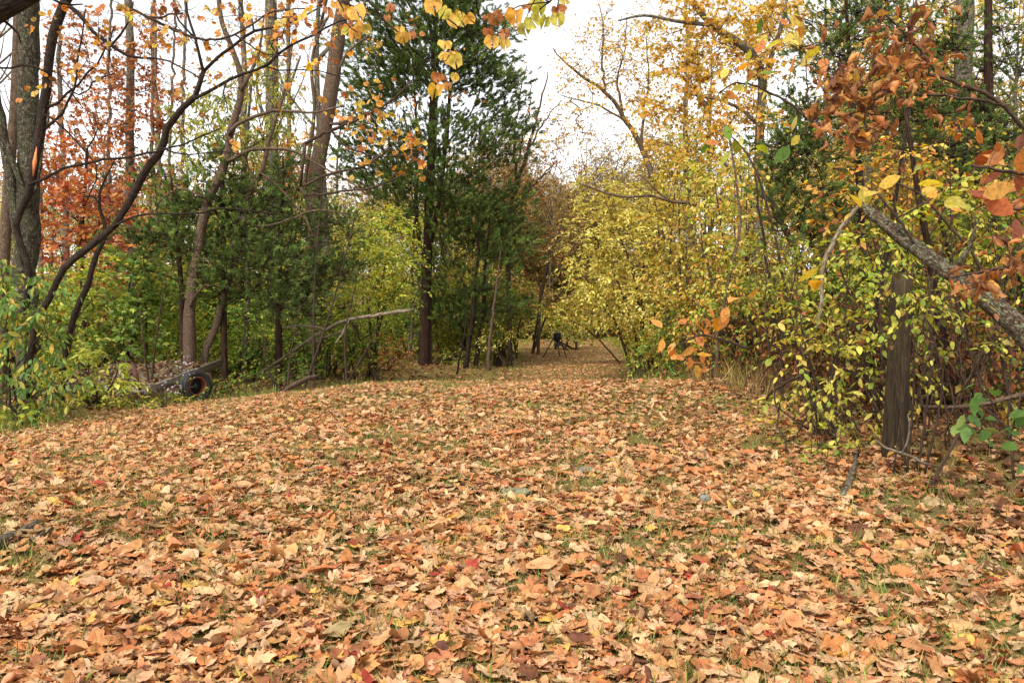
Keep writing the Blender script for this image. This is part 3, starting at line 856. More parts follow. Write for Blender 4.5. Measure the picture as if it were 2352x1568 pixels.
# the long leaning redbud whose dark limbs reach over the clearing
RB = LS(ORA, .085, tm='heart', k=1, m=2, L=.3, keep=.45, droop=.9, flat=.3, njit=.8, sag=.2, tw=.0025)
plant('redbud_tree', 'leaning redbud with a long dark sinuous limb rising to the right over the green undergrowth', 'tree',
      [ln(10.6, (62, 940, 6.71), (66, 840, 6.71), (84, 740, 7.04), (112, 686, 7.38), (150, 612, 8.05), (200, 572, 8.38), (258, 522, 8.05), (300, 456, 8.69), (333, 393, 8.69), (373, 340, 8.05), (383, 293, 8.05), (417, 253, 7.04), (447, 227, 6.04), (458, 195, 5.37), (467, 165, 4.7))],
      [(B(250, 40, 10.6, 190, 50, .9), .08), (B(560, 60, 10.4, 170, 60, .9), .07), (B(700, 40, 10.3, 110, 45, .8), .14), (B(520, 300, 10.4, 150, 110, .8), .02), (B(150, 130, 10.6, 120, 90, .8), .05)], RB, 'bark_dark', 4, tip=.0026, seg=.18, rise=.1, jit=.008,
      leaf_mat_key='bigleaf', noattach=18, rough=.055,
      limbs=[ln(10.6, (467, 165, 4.22), (460, 130, 3.52), (450, 90, 3.17), (432, 40, 2.82), (422, -30, 2.46)),
             ln(10.6, (467, 165, 4.22), (500, 133, 3.87), (540, 102, 3.52), (583, 70, 3.52), (622, 64, 2.46), (683, 47, 2.11), (730, 20, 1.69)),
             ln(10.6, (583, 70, 2.46), (578, 45, 2.11), (560, 24, 1.83), (540, -20, 1.41)),
             ln(10.5, (447, 227, 4.22), (486, 205, 3.87), (520, 187, 3.52), (562, 170, 3.17), (610, 153, 3.17), (645, 120, 2.82), (690, 95, 2.53), (733, 73, 2.11), (783, 50, 1.69), (840, 38, 1.41)),
             ln(10.6, (451, 92, 2.46), (420, 60, 2.11), (404, 38, 1.83), (398, 0, 1.41)),
             ln(10.5, (66, 424, 3.52), (92, 416, 3.52), (133, 393, 3.17), (197, 373, 3.17), (250, 364, 2.82), (300, 360, 2.82), (367, 348, 2.53), (423, 330, 2.11), (462, 314, 1.83), (505, 296, 1.41)),
             ln(10.5, (197, 373, 2.11), (200, 350, 1.83), (214, 322, 1.69), (226, 293, 1.69), (212, 262, 1.41), (190, 248, 1.13)),
             ln(10.5, (258, 522, 2.82), (298, 500, 2.53), (333, 493, 2.39), (385, 492, 2.11), (433, 490, 2.11), (482, 486, 1.83), (533, 477, 1.69), (600, 488, 1.41), (650, 494, 1.06)),
             ln(10.5, (372, 340, 2.11), (420, 356, 1.69), (470, 352, 1.55), (520, 350, 1.41), (560, 358, 1.13)),
             ln(10.5, (610, 153, 1.83), (660, 165, 1.55), (720, 160, 1.41), (790, 178, 1.06)),
             ln(10.4, (520, 187, 2.11), (512, 206, 1.83), (520, 240, 1.41), (524, 262, 1.06))])
# young dark sapling, curved
plant('sapling', 'slim dark sapling curving up behind the pale yellow bush, left of the trailer', 'sapling',
      [ln(12.4, (140, 940, 7), (146, 830, 7), (158, 770, 7), (178, 705, 7), (205, 650, 6.5), (212, 612, 6), (228, 570, 5.5), (243, 540, 5), (238, 500, 4), (226, 468, 3.5), (232, 430, 2.6), (250, 395, 2), (262, 372, 1.6))],
      [], None, 'bark_dark', 5, limbs=[ln(12.4, (146, 800, 4), (132, 770, 3.6), (120, 745, 3)), ln(12.4, (228, 468, 2.6), (214, 450, 2.2), (190, 452, 1.8))])

# overhanging thick limb in the top-left corner
mb = MB(); q, rd = resample(np.array([P(-900, 620, 3.5), P(-480, 280, 3.55), P(-140, 90, 3.6), P(-40, 42, 3.6), P(20, 10, 3.6), P(70, -16, 3.65), P(150, -60, 3.7), P(260, -130, 3.7)]), np.array([.08, .07, .062, .054, .048, .044, .04, .036]), .08, RNG)
root = thing('overhanging_branch', 'thick dark bare bough cutting across the top left corner', 'branch', P(-140, 90, 3.6))
mb.tube(q, rd, 12, rough=.03); mb.build('bough', M['bark_dark'], root, True)
mb = MB()
for pts in ([(60, -10), (120, -2), (160, 14), (190, 10)], [(-10, 30), (20, 60), (40, 75), (48, 100)]):
    q, rd = resample(np.array([P(u, v, 3.62) for u, v in pts]), np.linspace(.008, .003, len(pts)), .05, RNG, .003); mb.tube(q, rd, 5)
mb.build('twig', M['bark_dark'], root, True)

# red and orange maple behind
MAP = LS([((196, 128, 74), 4), ((176, 104, 56), 3), ((210, 148, 84), 2), ((150, 84, 52), 2)], .13, tm='maple_lo', k=3, m=6, L=.5, droop=.5, flat=.7, njit=.6)
plant('maple_tree', 'slender maple carrying loose orange leaves behind the leaning redbud', 'tree',
      [ln(24, (306, 850, 11), (304, 640, 10), (300, 430, 10), (298, 300, 9), (300, 120, 9), (294, 0, 8), (290, -150, 7))],
      [(B(230, 230, 23.5, 140, 120, 2), .36), (B(330, 190, 23.5, 110, 110, 1.6), .3), (B(200, 110, 23.5, 120, 90, 1.6), .2), (B(370, 60, 23.5, 70, 60, 1.2), .15), (B(160, 330, 23.5, 70, 70, 1.2), .4), (B(310, 320, 23.2, 90, 90, 1.2), .5)],
      MAP, 'bark_grey', 6, tip=.006, seg=.45, rise=.5, noattach=20)
plant('maple_tree', 'small maple with brick red leaves behind the green undergrowth on the left', 'tree',
      [ln(21, (190, 850, 7), (192, 700, 6), (186, 560, 5), (196, 420, 4), (200, 340, 3))],
      [(B(160, 440, 21, 80, 75, 1.4), .7), (B(230, 480, 20.6, 90, 85, 1.4), .7), (B(180, 560, 20.6, 110, 60, 1.4), .8), (B(260, 400, 21, 60, 60, 1.2), .6), (B(120, 370, 21.5, 60, 70, 1.2), .7), (B(280, 590, 20, 50, 40, .9), .8)],
      LS(RED + ORA[:2], .12, tm='maple_lo', k=3, m=6, L=.45, droop=.45, flat=.8), 'bark_dark', 7, tip=.005, seg=.4, rise=.4, noattach=8)

# brown smooth two-stemmed tree beside the trailer
plant('tree', 'smooth brown slanting tree rising just behind the old trailer', 'tree',
      [ln(17.6, (437, 890, 15), (434, 780, 13.5), (438, 690, 12.5), (453, 585, 11.5), (468, 505, 11), (482, 450, 10.5), (503, 405, 10), (521, 358, 9), (530, 302, 8.5), (546, 245, 8), (556, 205, 7), (548, 160, 6.5), (534, 112, 6), (508, 45, 5.5), (500, -60, 5))],
      [(B(545, 120, 17.4, 60, 100, .9), .06)], LS(GOLD, .09, k=1, m=3, L=.3), 'bark_brown', 8, tip=.004, noattach=30,
      limbs=[ln(17.5, (555, 205, 5), (574, 170, 4), (596, 110, 3), (606, 40, 2.2)),
             ln(17.4, (519, 372, 5), (548, 358, 4.4), (570, 346, 4.2), (600, 341, 4), (633, 340, 3.8), (668, 346, 3.4), (700, 360, 3), (742, 384, 2.4), (790, 410, 2), (850, 450, 1.5)),
             ln(17.4, (531, 300, 5), (556, 280, 4.4), (600, 263, 4), (632, 254, 3.6), (667, 257, 3), (730, 258, 2.6), (790, 244, 2)),
             ln(17.4, (438, 700, 4), (446, 680, 3.4), (466, 660, 3), (490, 656, 2.4), (546, 666, 1.8)),
             ln(17.4, (480, 462, 3), (440, 440, 2.4), (400, 436, 2), (360, 470, 1.5))], jit=.008)
plant('tree', 'thin forked brown stem leaning right beside the smooth slanting tree', 'tree',
      [ln(17.9, (458, 886, 9), (466, 840, 9), (480, 785, 8), (496, 750, 8), (511, 690, 7.5), (526, 640, 7), (534, 572, 6.5), (546, 500, 6), (575, 440, 5.5), (600, 398, 5), (613, 340, 4.4), (640, 255, 3.6), (660, 180, 3), (672, 90, 2.4))],
      [(B(650, 200, 17.8, 70, 120, .8), .04)], LS(GOLD, .09, k=1, m=3, L=.3), 'bark_brown', 9, tip=.0035, noattach=34,
      limbs=[ln(17.8, (546, 500, 4), (590, 520, 3), (640, 512, 2.6), (700, 490, 2.4), (740, 484, 2), (800, 492, 1.5)), ln(17.8, (600, 398, 3), (650, 440, 2.4), (700, 500, 2), (720, 540, 1.5)),
             ln(17.8, (590, 415, 3), (560, 372, 2.4), (540, 340, 2))], jit=.008)

# tall trunks standing back in the wood
GL = LS(GOLD, .1, k=2, m=5, L=.5, droop=.7)
plant('tree', 'tall straight grey trunk in the wood left of the thick leaning brown one', 'tree',
      [ln(27, (626, 850, 19), (628, 640, 16), (626, 420, 14.5), (624, 300, 14), (625, 160, 14), (622, 0, 13), (620, -220, 12))],
      [(B(640, 60, 26.6, 70, 80, 1.2), .10), (B(590, 180, 26.6, 70, 90, 1.2), .06)], GL, 'bark_grey', 10, tip=.006, noattach=20, rough=.04,
      limbs=[ln(27, (625, 300, 5), (600, 250, 4), (590, 190, 3), (596, 120, 2.4)), ln(27, (625, 260, 4), (660, 210, 3), (690, 130, 2.4))])
plant('tree', 'thick brown trunk leaning right beside the left flank of the big cedar', 'tree',
      [ln(24.5, (724, 850, 22), (722, 680, 19), (720, 560, 18), (722, 460, 17.5), (730, 380, 17.5), (746, 290, 17), (764, 185, 16), (778, 70, 15), (796, -40, 14), (815, -200, 13))],
      [(B(790, 60, 24, 90, 80, 1.4), .06)], GL, 'bark_brown', 11, tip=.006, noattach=24, rough=.045,
      limbs=[ln(24.5, (722, 500, 5), (700, 440, 4), (712, 340, 4), (722, 250, 4), (716, 170, 4), (722, 110, 3.4), (742, 60, 3), (760, 30, 2.4)),
             ln(24.4, (764, 185, 4), (800, 120, 3), (850, 80, 2.2)), ln(24.4, (748, 285, 4), (790, 280, 3), (830, 240, 2))])
plant('tree', 'very thin upright trunk between the tall grey trunk and the leaning brown trunk', 'tree',
      [ln(31, (672, 830, 6), (668, 560, 5.5), (664, 300, 5), (662, 60, 4.4), (660, -120, 4))], [(B(664, 150, 31, 60, 120, 1.2), .05)], GL, 'bark_grey', 12, tip=.006, noattach=10)
plant('tree', 'pale thin trunk with a kink, seen through the greenish crown left of the grey trunk', 'tree',
      [ln(30, (566, 830, 8), (560, 560, 7), (566, 420, 7), (558, 300, 7), (562, 220, 7), (560, 120, 6), (548, -60, 5))], [], None, 'bark_grey', 13)
for i, (u, w, lab) in enumerate([(345, 5, 'thin bare trunk in the gap right of the orange maple'), (360, 7, 'slightly thicker bare trunk beside the gap right of the orange maple'), (392, 4, 'spindly bare pole of a tree just left of the slanting brown tree'), (150, 7, 'grey back trunk seen through the red maple leaves'), (255, 5, 'slim grey trunk just left of the orange maple stem'), (418, 5, 'slim dark trunk rising out of the small cedars')]):
    r = np.random.default_rng(40 + i)
    plant('tree', lab, 'tree', [ln(30 + 2 * i, (u + 6, 830, w + 1), (u + r.uniform(-6, 6), 560, w), (u + r.uniform(-8, 8), 300, w * .8), (u + r.uniform(-14, 14), 60, w * .6), (u + r.uniform(-20, 20), -140, w * .4))],
          [(B(u, 160, 30 + 2 * i, 90, 130, 1.2), .012)], LS(ORA if i < 5 else GOLD, .1, k=1, m=4, L=.5), 'bark_grey', 40 + i, tip=.006, noattach=12, rise=.9, jit=.03)

# green-yellow crown in the middle distance
plant('tree', 'young tree with hanging olive and yellow leaves in front of the tall grey trunk', 'tree',
      [ln(22.5, (560, 850, 7), (570, 640, 6), (560, 480, 5), (566, 330, 4), (575, 220, 3), (580, 150, 2.4))],
      [(B(500, 250, 22.4, 80, 60, 1.2), .8), (B(600, 190, 22.4, 90, 70, 1.2), .7), (B(440, 300, 22.2, 70, 60, 1.1), .7), (B(570, 310, 22.2, 100, 60, 1.2), .7), (B(660, 290, 22.6, 60, 70, 1.1), .5), (B(520, 370, 22.2, 120, 50, 1.1), .7)],
      LS([((150, 158, 66), 4), ((178, 172, 72), 3), ((122, 136, 60), 3), ((206, 182, 70), 1.5)], .13, tm='lance', k=3, m=6, L=.4, droop=1.0, flat=.4), 'bark_grey', 14, tip=.005, noattach=14)

# small cedars
def cedar(name, label, stem, blobs, seed, size=.3, cover=1.0, k=7, spread=.3, rise=.25, tip=.005, noattach=4, **kw):
    ls = dict(CEDAR); ls.update(size=size, k=k, spread=spread, m=1)
    ls.update(kw.pop('ls', {}))
    return plant(name, label, 'tree', [stem], blobs, ls, 'bark_cedar', seed, tip=tip, seg=.3, rise=rise, cover=cover * 3.3, leaf_mat_key='needle', noattach=noattach, rough=.05, **kw)
cedar('cedar_tree', 'young cedar with a straight dark stem right of the slanting brown tree', ln(18, (516, 892, 8), (514, 760, 7.5), (515, 640, 7), (512, 520, 5.5), (510, 400, 4), (508, 330, 2)),
      [(B(520, 560, 18, 100, 50, 1.1), .8), (B(590, 610, 17.8, 110, 55, 1.1), 1.0), (B(470, 470, 18, 90, 50, 1), .7), (B(560, 470, 18, 90, 60, 1), .8), (B(510, 390, 18, 60, 60, .8), .7), (B(620, 690, 17.6, 100, 34, .9), .9), (B(520, 660, 17.8, 70, 40, .9), .6)], 15, size=.2, spread=.24, k=11)
cedar('cedar_tree', 'small cedar with a thin black stem left of the slanting brown tree', ln(18.4, (424, 886, 8), (420, 760, 6.5), (415, 640, 5.5), (402, 500, 4), (394, 410, 2.5)),
      [(B(400, 500, 18.4, 80, 55, .9), .8), (B(350, 545, 18.2, 90, 45, .9), .7), (B(430, 580, 18.2, 70, 40, .9), .7), (B(395, 410, 18.4, 40, 50, .6), .5), (B(330, 610, 18.2, 50, 26, .7), .4), (B(440, 660, 18.2, 60, 26, .7), .4)], 16, size=.2, spread=.24, k=11)
cedar('cedar_tree', 'dark cedar spreading behind the dead leaning branch, left of the big cedar', ln(21, (640, 870, 9), (640, 700, 7), (644, 560, 5.5), (650, 420, 3.5), (650, 360, 2)),
      [(B(650, 560, 21, 90, 60, 1.2), .9), (B(700, 640, 20.8, 90, 55, 1.2), .9), (B(660, 460, 21, 70, 60, 1), .7), (B(770, 520, 21, 60, 60, 1), .7), (B(780, 620, 20.8, 60, 50, 1), .7), (B(650, 390, 21, 50, 50, .8), .5), (B(690, 720, 20.6, 80, 30, 1), .6)], 17, size=.2, spread=.26, k=11)
mark('left trees')

# ------------------------------------------------------------------ left undergrowth
HON = dict(k=3, m=8, L=.34, droop=.45, flat=.9, sag=.5)
def shrub(name, label, u, D, blobs, pal, size, seed, n=5, bark='bark_twig', wpx=3, group=None, cover=2.2, v_top=None, **kw):
    r = np.random.default_rng(seed); b = on_ground(u, D); st = []
    c0 = np.mean([(q[0][0] if isinstance(q[0], tuple) else q[0]) for q in blobs], axis=0)
    for i in range(n):
        a = b + np.array([r.uniform(-.35, .35), r.uniform(-.25, .25), 0]) * (D / 16)
        q = blobs[i % len(blobs)]; q = q[0] if isinstance(q[0], tuple) else q
        e = q[0] + q[1] * r.uniform(-.4, .5, 3)
        e[2] = max(e[2], a[2] + .4)
        mid = a * .5 + e * .5 + np.array([0, 0, .12 * (e[2] - a[2])]) + r.uniform(-.12, .12, 3)
        st.append((np.array([a, mid, e]), np.array([wpx, wpx * .75, wpx * .35]) * pxm(D) * r.uniform(.7, 1.2)))
    ls = dict(HON); ls.update(pal=pal, size=size); ls.update(kw.pop('ls', {}))
    return plant(name, label, 'shrub', None, blobs, ls, bark, seed, group=group, tip=kw.pop('tip', .0028), seg=kw.pop('seg', .25), rise=kw.pop('rise', .3), world_stems=st, cover=cover, **kw)

DRP = [((104, 138, 62), 4), ((128, 152, 60), 3), ((88, 120, 58), 3), ((186, 172, 58), 2), ((206, 170, 66), .8)]
shrub('shrub', 'tall shrub with drooping dull green leaves climbing past the lichen trunk at the far left', 40, 11.2,
      [(B(60, 680, 11, 75, 75, .5), .8), (B(20, 780, 10.8, 60, 90, .5), 1.0), (B(100, 790, 11.2, 60, 70, .5), .7), (B(40, 890, 10.6, 80, 60, .5), 1.0), (B(10, 640, 11, 40, 50, .4), .7), (B(100, 640, 11.3, 40, 50, .4), .35), (B(110, 900, 11, 50, 55, .5), .7), (B(90, 760, 10.2, 55, 70, .3), .9), (B(120, 860, 10.2, 50, 60, .3), .8), (B(70, 690, 10.2, 50, 40, .3), .6)],
      DRP, .095, 50, 9, ls=dict(tm='lance', droop=1.3, flat=.3, L=.3, k=3, m=7))
shrub('shrub', 'low green weeds and seedlings at the foot of the lichen-barked trunk', 30, 10,
      [(B(20, 950, 9.8, 60, 34, .4), .9), (B(100, 965, 10, 60, 28, .4), .8)], DRP + YGR, .07, 51, 6, ls=dict(tm='ov', L=.22, droop=.6))
shrub('shrub', 'pale yellow-green bush with layered sprays in front of the old trailer', 205, 12.6,
      [(B(200, 840, 12.5, 66, 50, .5), 1.0), (B(170, 900, 12.4, 60, 45, .5), .9), (B(245, 880, 12.4, 46, 42, .45), .9), (B(280, 895, 12.4, 44, 30, .3), .8), (B(285, 833, 12.5, 28, 12, .25), 1.1), (B(180, 800, 12.6, 40, 30, .4), .7), (B(225, 930, 12.3, 50, 26, .4), .9), (B(150, 850, 12.6, 36, 60, .4), .6)],
      [((190, 194, 66), 4), ((206, 204, 88), 3), ((164, 178, 58), 3), ((214, 192, 74), 1)], .1, 52, 8, ls=dict(tm='lance', k=3, m=9, L=.32, droop=.3, flat=1.2, njit=.3, sag=.45))
BG = [((114, 144, 54), 4), ((136, 158, 58), 3), ((98, 128, 50), 3), ((166, 174, 66), 2), ((186, 188, 66), .8)]
shrub('shrub', 'bright green maple-leaved shrub filling the space behind the old trailer', 290, 20,
      [(B(290, 620, 20, 110, 55, 1.1), 1.0), (B(250, 700, 19.8, 90, 60, 1), 1.0), (B(350, 690, 19.8, 80, 60, 1), 1.0), (B(340, 620, 20, 60, 50, 1), .8), (B(300, 780, 19.6, 100, 50, 1), .9), (B(220, 770, 20, 60, 60, .9), .8)],
      BG, .13, 53, 7, wpx=4, ls=dict(tm='maple_lo', L=.45, k=3, m=6, flat=1.2, njit=.35))
shrub('shrub', 'yellow-green understory shrub between the lichen trunk and the curving sapling', 140, 16,
      [(B(150, 720, 16, 80, 70, .8), .9), (B(110, 800, 15.8, 70, 60, .8), .9), (B(200, 650, 16.2, 60, 60, .8), .7), (B(90, 660, 16.2, 60, 50, .8), .6)],
      YGR, .09, 54, 6, ls=dict(L=.36))
und = [  # u, D, blobs(list of u,v,ru,rv), palette, size, label
    (420, 22, [(420, 690, 90, 60), (380, 770, 80, 50), (470, 780, 80, 50)], YGR, .1, 'yellow-green shrub behind the smooth slanting tree'),
    (560, 23, [(560, 720, 90, 60), (600, 790, 90, 45), (520, 800, 80, 40)], YGR + GRN, .1, 'green and yellow shrub in the shade under the young cedar'),
    (660, 23.5, [(660, 780, 90, 50), (690, 830, 70, 30), (620, 830, 60, 30)], GRN + OLI, .09, 'dull green low shrub under the dark spreading cedar'),
    (480, 27, [(480, 520, 120, 80), (430, 620, 120, 70), (560, 600, 110, 70)], YEL + YGR, .12, 'yellow crown glowing through the young cedar from behind'),
    (360, 27, [(390, 480, 70, 60), (340, 560, 90, 60), (430, 430, 60, 50)], YEL + ORA, .12, 'yellow and orange shrub behind the small black-stemmed cedar'),
    (610, 30, [(650, 420, 90, 70), (600, 350, 80, 60), (690, 360, 60, 60)], ORA + GOLD, .12, 'orange young tree far behind between the grey and brown trunks'),
    (820, 24, [(850, 600, 95, 60), (900, 560, 60, 60), (800, 680, 90, 50), (890, 670, 80, 45), (920, 620, 44, 60), (870, 510, 50, 50)], [((190, 192, 60), 4), ((164, 180, 56), 3), ((210, 196, 76), 2), ((136, 160, 52), 2), ((214, 172, 62), .7)], .1, 'light yellow-green shrub arching out just left of the big cedar trunk'),
    (760, 24, [(760, 740, 80, 40), (840, 760, 80, 40), (790, 800, 70, 34)], GRN + YGR, .09, 'green shrub in the shade beneath the dead leaning branch'),
    (890, 29, [(870, 800, 50, 34), (910, 815, 36, 26), (850, 830, 50, 26)], RUST + OLI + ORA, .09, 'rusty brown and orange low shrub left of the big cedar base'),
    (920, 38, [(930, 700, 70, 50), (890, 740, 60, 50), (960, 760, 50, 50)], GRN + YGR, .12, 'green leafy shrub deep behind the big cedar trunk'),
    (1060, 37, [(1060, 720, 80, 50), (1100, 780, 70, 40), (1020, 770, 70, 50), (1040, 650, 60, 50)], YGR, .11, 'yellow-green shrub behind the thin dark stems right of the cedar'),
    (1020, 34.5, [(1040, 820, 40, 26), (1080, 826, 50, 24)], YEL + YGR, .09, 'small yellow-leaved bush at the foot of the thin stems right of the cedar'),
    (1140, 32.5, [(1120, 770, 36, 26), (1140, 740, 34, 20), (1166, 770, 22, 20)], YGR + YEL, .09, 'leafy yellow sprig growing over the dark broken stump'),
    (1160, 38, [(1170, 690, 50, 46), (1140, 740, 50, 36), (1190, 700, 40, 34)], YGR + OLI, .11, 'olive and yellow shrub between the cedar and the track'),
    (1155, 42, [(1160, 755, 40, 22), (1140, 785, 40, 16)], OLI + BRN, .1, 'dark olive low scrub at the left bend of the track'),
]
for i, (u, D, bl, pal, size, lab) in enumerate(und):
    shrub('shrub', lab, u, D, [B(a, b, D - .2 * j, ru, rv, .9 + .01 * ru) for j, (a, b, ru, rv) in enumerate(bl)], pal, size, 60 + i, 5, wpx=3, ls=dict(L=.42, m=7), tip=.004, seg=.35, cover=1.9)
mark('left shrubs')

# ------------------------------------------------------------------ the big cedar
def big_cedar():
    r = np.random.default_rng(90); D = 33
    stem = ln(D, (974, 838, 12.5), (976, 770, 11.5), (977, 700, 11), (982, 560, 10), (986, 430, 9), (992, 300, 9), (997, 150, 7), (1002, 0, 5), (1004, -130, 3.6), (1006, -250, 1.6))
    limbs = [ln(D + .1, (978, 640, 6), (990, 560, 6), (1004, 480, 5.5), (1018, 380, 5), (1030, 260, 4), (1036, 160, 3), (1040, 40, 2)),
             ln(D, (980, 600, 4), (960, 540, 4), (956, 440, 3.6), (958, 330, 3), (952, 220, 2.4), (946, 110, 1.6))]
    vs = np.array([-260, -120, 0, 80, 150, 200, 290, 380, 440, 500, 560, 620, 680, 720, 760])
    Lx = np.array([990, 930, 850, 806, 790, 778, 774, 786, 822, 860, 900, 945, 950, 960, 985])
    Rx = np.array([1016, 1070, 1124, 1152, 1172, 1190, 1216, 1214, 1218, 1222, 1224, 1230, 1232, 1206, 1140])
    tg = []; out = []
    N = 1000
    while len(tg) < N:
        v = r.uniform(-250, 745); l, rr_ = np.interp(v, vs, Lx), np.interp(v, vs, Rx)
        c = 992 + .5 * ((l + rr_) / 2 - 992); a = r.uniform(0, 6.283); q = r.random() ** .5
        half = (rr_ - c) if math.cos(a) > 0 else (c - l)
        if v > 430 and math.cos(a) < 0 and r.random() < .5: continue
        if q < .3: continue
        hr = (rr_ - l) / 2
        clump = vnoise(a * 1.9 + 10, v / 62.0, 1.0, 9)
        if clump < .37 + .08 * (q < .6): continue
        u = c + math.cos(a) * half * q * (1 + .1 * r.standard_normal())
        if v > 500 and abs(u - 977) < 34 and math.sin(a) < .1: continue
        y = D + math.sin(a) * hr * pxm(D) * q * .9
        p0 = P(u, v, D); p0[1] = y
        tg.append(p0); out.append(np.array([math.cos(a), math.sin(a), .15]))
    tg = np.array(tg); out = np.array(out)
    root = thing('cedar_tree', 'big dark green cedar towering left of the track, taller than the picture', 'tree', on_ground(974, D))
    sk = Skel(); pts, rad = poly(stem); pts[0][2] = float(G(pts[0][0], pts[0][1])) - .06; rad[0] *= 1.25
    p2, r2 = resample(pts, rad, .22, r, .012); sk.add_line(p2, r2, 0)
    for i, l in enumerate(limbs):
        p2, r2 = resample(*poly(l), .25, r, .02); sk.add_line(p2, r2, i + 1)
    # bare dead branches low on the left of the trunk
    bare = np.array([P(u, v, D + r.uniform(-1.4, 1)) for u, v in zip(r.uniform(790, 960, 60), r.uniform(400, 700, 60))])
    sk.grow(np.vstack([tg, bare]), r, .3, .55, .06, noattach=6)
    wood = MB(); mbs = sk.build(.0045, None, root, {}, wood, .05); leaves = MB()
    ls = dict(CEDAR); ls.update(size=.34, k=11, spread=.38, up=.5)
    cedar_tufts(tg, out, r, ls, leaves, wood)
    mbs[0].build('trunk', M['bark_cedar'], root, True)
    for i in (1, 2):
        if i in mbs: mbs[i].build('limb', M['bark_cedar'], root, True)
    wood.build('branchwork', M['bark_cedar'], root, True); leaves.build('crown', M['needle'], root)
big_cedar()
# thin stems and stump right of the cedar
for i, (pts, D, bk, lab) in enumerate([
    ([(1070, 842, 6), (1076, 790, 5.5), (1086, 730, 5), (1092, 640, 3.4), (1100, 560, 2.4), (1096, 470, 1)], 31.5, 'bark_dark', 'dark slim trunk, the nearest to the big cedar on its right'),
    ([(1092, 842, 6), (1100, 780, 5.5), (1112, 722, 5), (1112, 640, 3.4), (1120, 560, 2.4), (1128, 470, 1)], 32, 'bark_cedar', 'reddish slim trunk, the second right of the big cedar'),
    ([(1121, 856, 5), (1123, 800, 4.6), (1128, 752, 3.6), (1136, 690, 2.6), (1146, 620, 1.6), (1150, 570, .5)], 30, 'bark_brown', 'pale slim trunk in front of the dark broken stump'),
    ([(1048, 870, 2.4), (1060, 800, 2.2), (1070, 738, 1.8), (1076, 660, .6)], 28, 'bark_dark', 'wiry leaning stem at the grass edge right of the big cedar'),
    ([(866, 876, 7), (850, 836, 5), (836, 800, 4.5), (822, 764, 4), (800, 730, 3), (770, 700, 2)], 24, 'bark_brown', 'twisted flaking stem leaning left between the log and the big cedar'),
    ([(938, 838, 4.4), (944, 780, 4), (950, 700, 3.4), (946, 600, 2.6), (954, 480, 1.6), (950, 400, .6)], 36, 'bark_grey', 'grey slim trunk just behind the big cedar on its left')]):
    plant('sapling', lab, 'sapling', [ln(D, *pts)], [], None, bk, 100 + i, jit=.012, limbs=[])
def stump():
    r = np.random.default_rng(120); root = thing('stump', 'short dark broken stump standing at the left edge of the track', 'stump', on_ground(1142, 33, 0))
    mb = MB(); b = on_ground(1142, 33); t = P(1145, 778, 33)
    q, rd = resample(np.array([b, b * .7 + t * .3, t]), np.array([.21, .165, .145]), .1, r, .006); rd[-1] *= .8
    mb.tube(q, rd, 14, rough=.06); mb.build('trunk', M['bark_dark'], root, True)
    mb = MB()
    for k in range(5):
        a = k * 1.25; mb.tube(np.array([t + np.array([math.cos(a) * .08, math.sin(a) * .08, -.03]), t + np.array([math.cos(a) * .075, math.sin(a) * .075, r.uniform(.06, .2)])]), [.04, .006], 6)
    mb.build('splinter', M['bark_cedar'], root)
stump()
mark('cedar')
# ------------------------------------------------------------------ right side: yellow thicket along the track
YS = dict(L=.6, k=3, m=13, droop=.5, flat=1.1, njit=.35, sag=.45)
def bl(D, *q, rd=1.0):
    return [(B(a, b, D + (c if len(e) == 0 else c), ru, rv, rd + .006 * ru), cv) for (a, b, ru, rv, c, cv, *e) in q]
shrub('shrub', 'great mass of bright yellow shrubbery bulging over the right side of the track', 1500, 25,
      bl(25, (1420, 470, 90, 70, .3, 1.0), (1370, 560, 80, 70, 0, 1.0), (1450, 560, 90, 80, 0, 1.0), (1350, 640, 60, 50, -.3, .9), (1430, 660, 90, 60, -.3, 1.0), (1500, 620, 80, 80, .2, .9), (1490, 480, 70, 70, .5, .9), (1410, 680, 66, 40, -.4, .9), (1480, 730, 60, 50, 0, .9), (1500, 800, 40, 34, 0, .8), (1540, 800, 50, 40, 0, .8), (1475, 765, 44, 34, -.2, 1.0), (1500, 800, 36, 30, -.3, .9), (1370, 420, 50, 50, .6, .6)),
      YEL, .1, 200, 9, wpx=3, ls=YS, tip=.004, seg=.35, cover=2.1)
shrub('shrub', 'lower yellow and green shrub hanging over the tripod feeder', 1450, 33,
      bl(33, (1310, 700, 46, 30, 0, 1.0), (1350, 670, 60, 40, 0, 1.0), (1282, 722, 36, 14, .2, .7), (1390, 715, 56, 34, -.2, 1.0), (1350, 735, 46, 16, 0, .9), (1430, 745, 50, 26, -.5, .9), (1462, 790, 34, 28, 0, 1.0), (1480, 760, 50, 40, 0, 1.0), (1250, 700, 26, 26, .8, .6)),
      YEL + YGR + GOLD, .11, 201, 6, wpx=1.8, ls=dict(YS, L=.42, sag=.3), tip=.004, seg=.35, cover=2.4)
shrub('shrub', 'yellow-green bush at the right bend of the track behind the feeder', 1290, 47,
      bl(47, (1250, 740, 50, 30, 0, 1.0), (1300, 750, 50, 26, 0, 1.0), (1220, 765, 30, 18, 0, .8), (1340, 760, 50, 24, 0, .9)),
      YGR + YEL + OLI, .14, 202, 5, ls=YS, tip=.006, seg=.5, cover=2.4)
shrub('shrub', 'olive and green bush along the right verge just beyond the dry grass', 1500, 20,
      bl(20, (1510, 815, 44, 40, .6, .9), (1540, 790, 60, 50, 0, .9), (1560, 740, 60, 60, 0, .9), (1590, 800, 50, 50, -.5, .8), (1500, 840, 34, 22, 1.0, .8)),
      OLI + YGR + GRN, .1, 203, 6, ls=YS, cover=2.3)
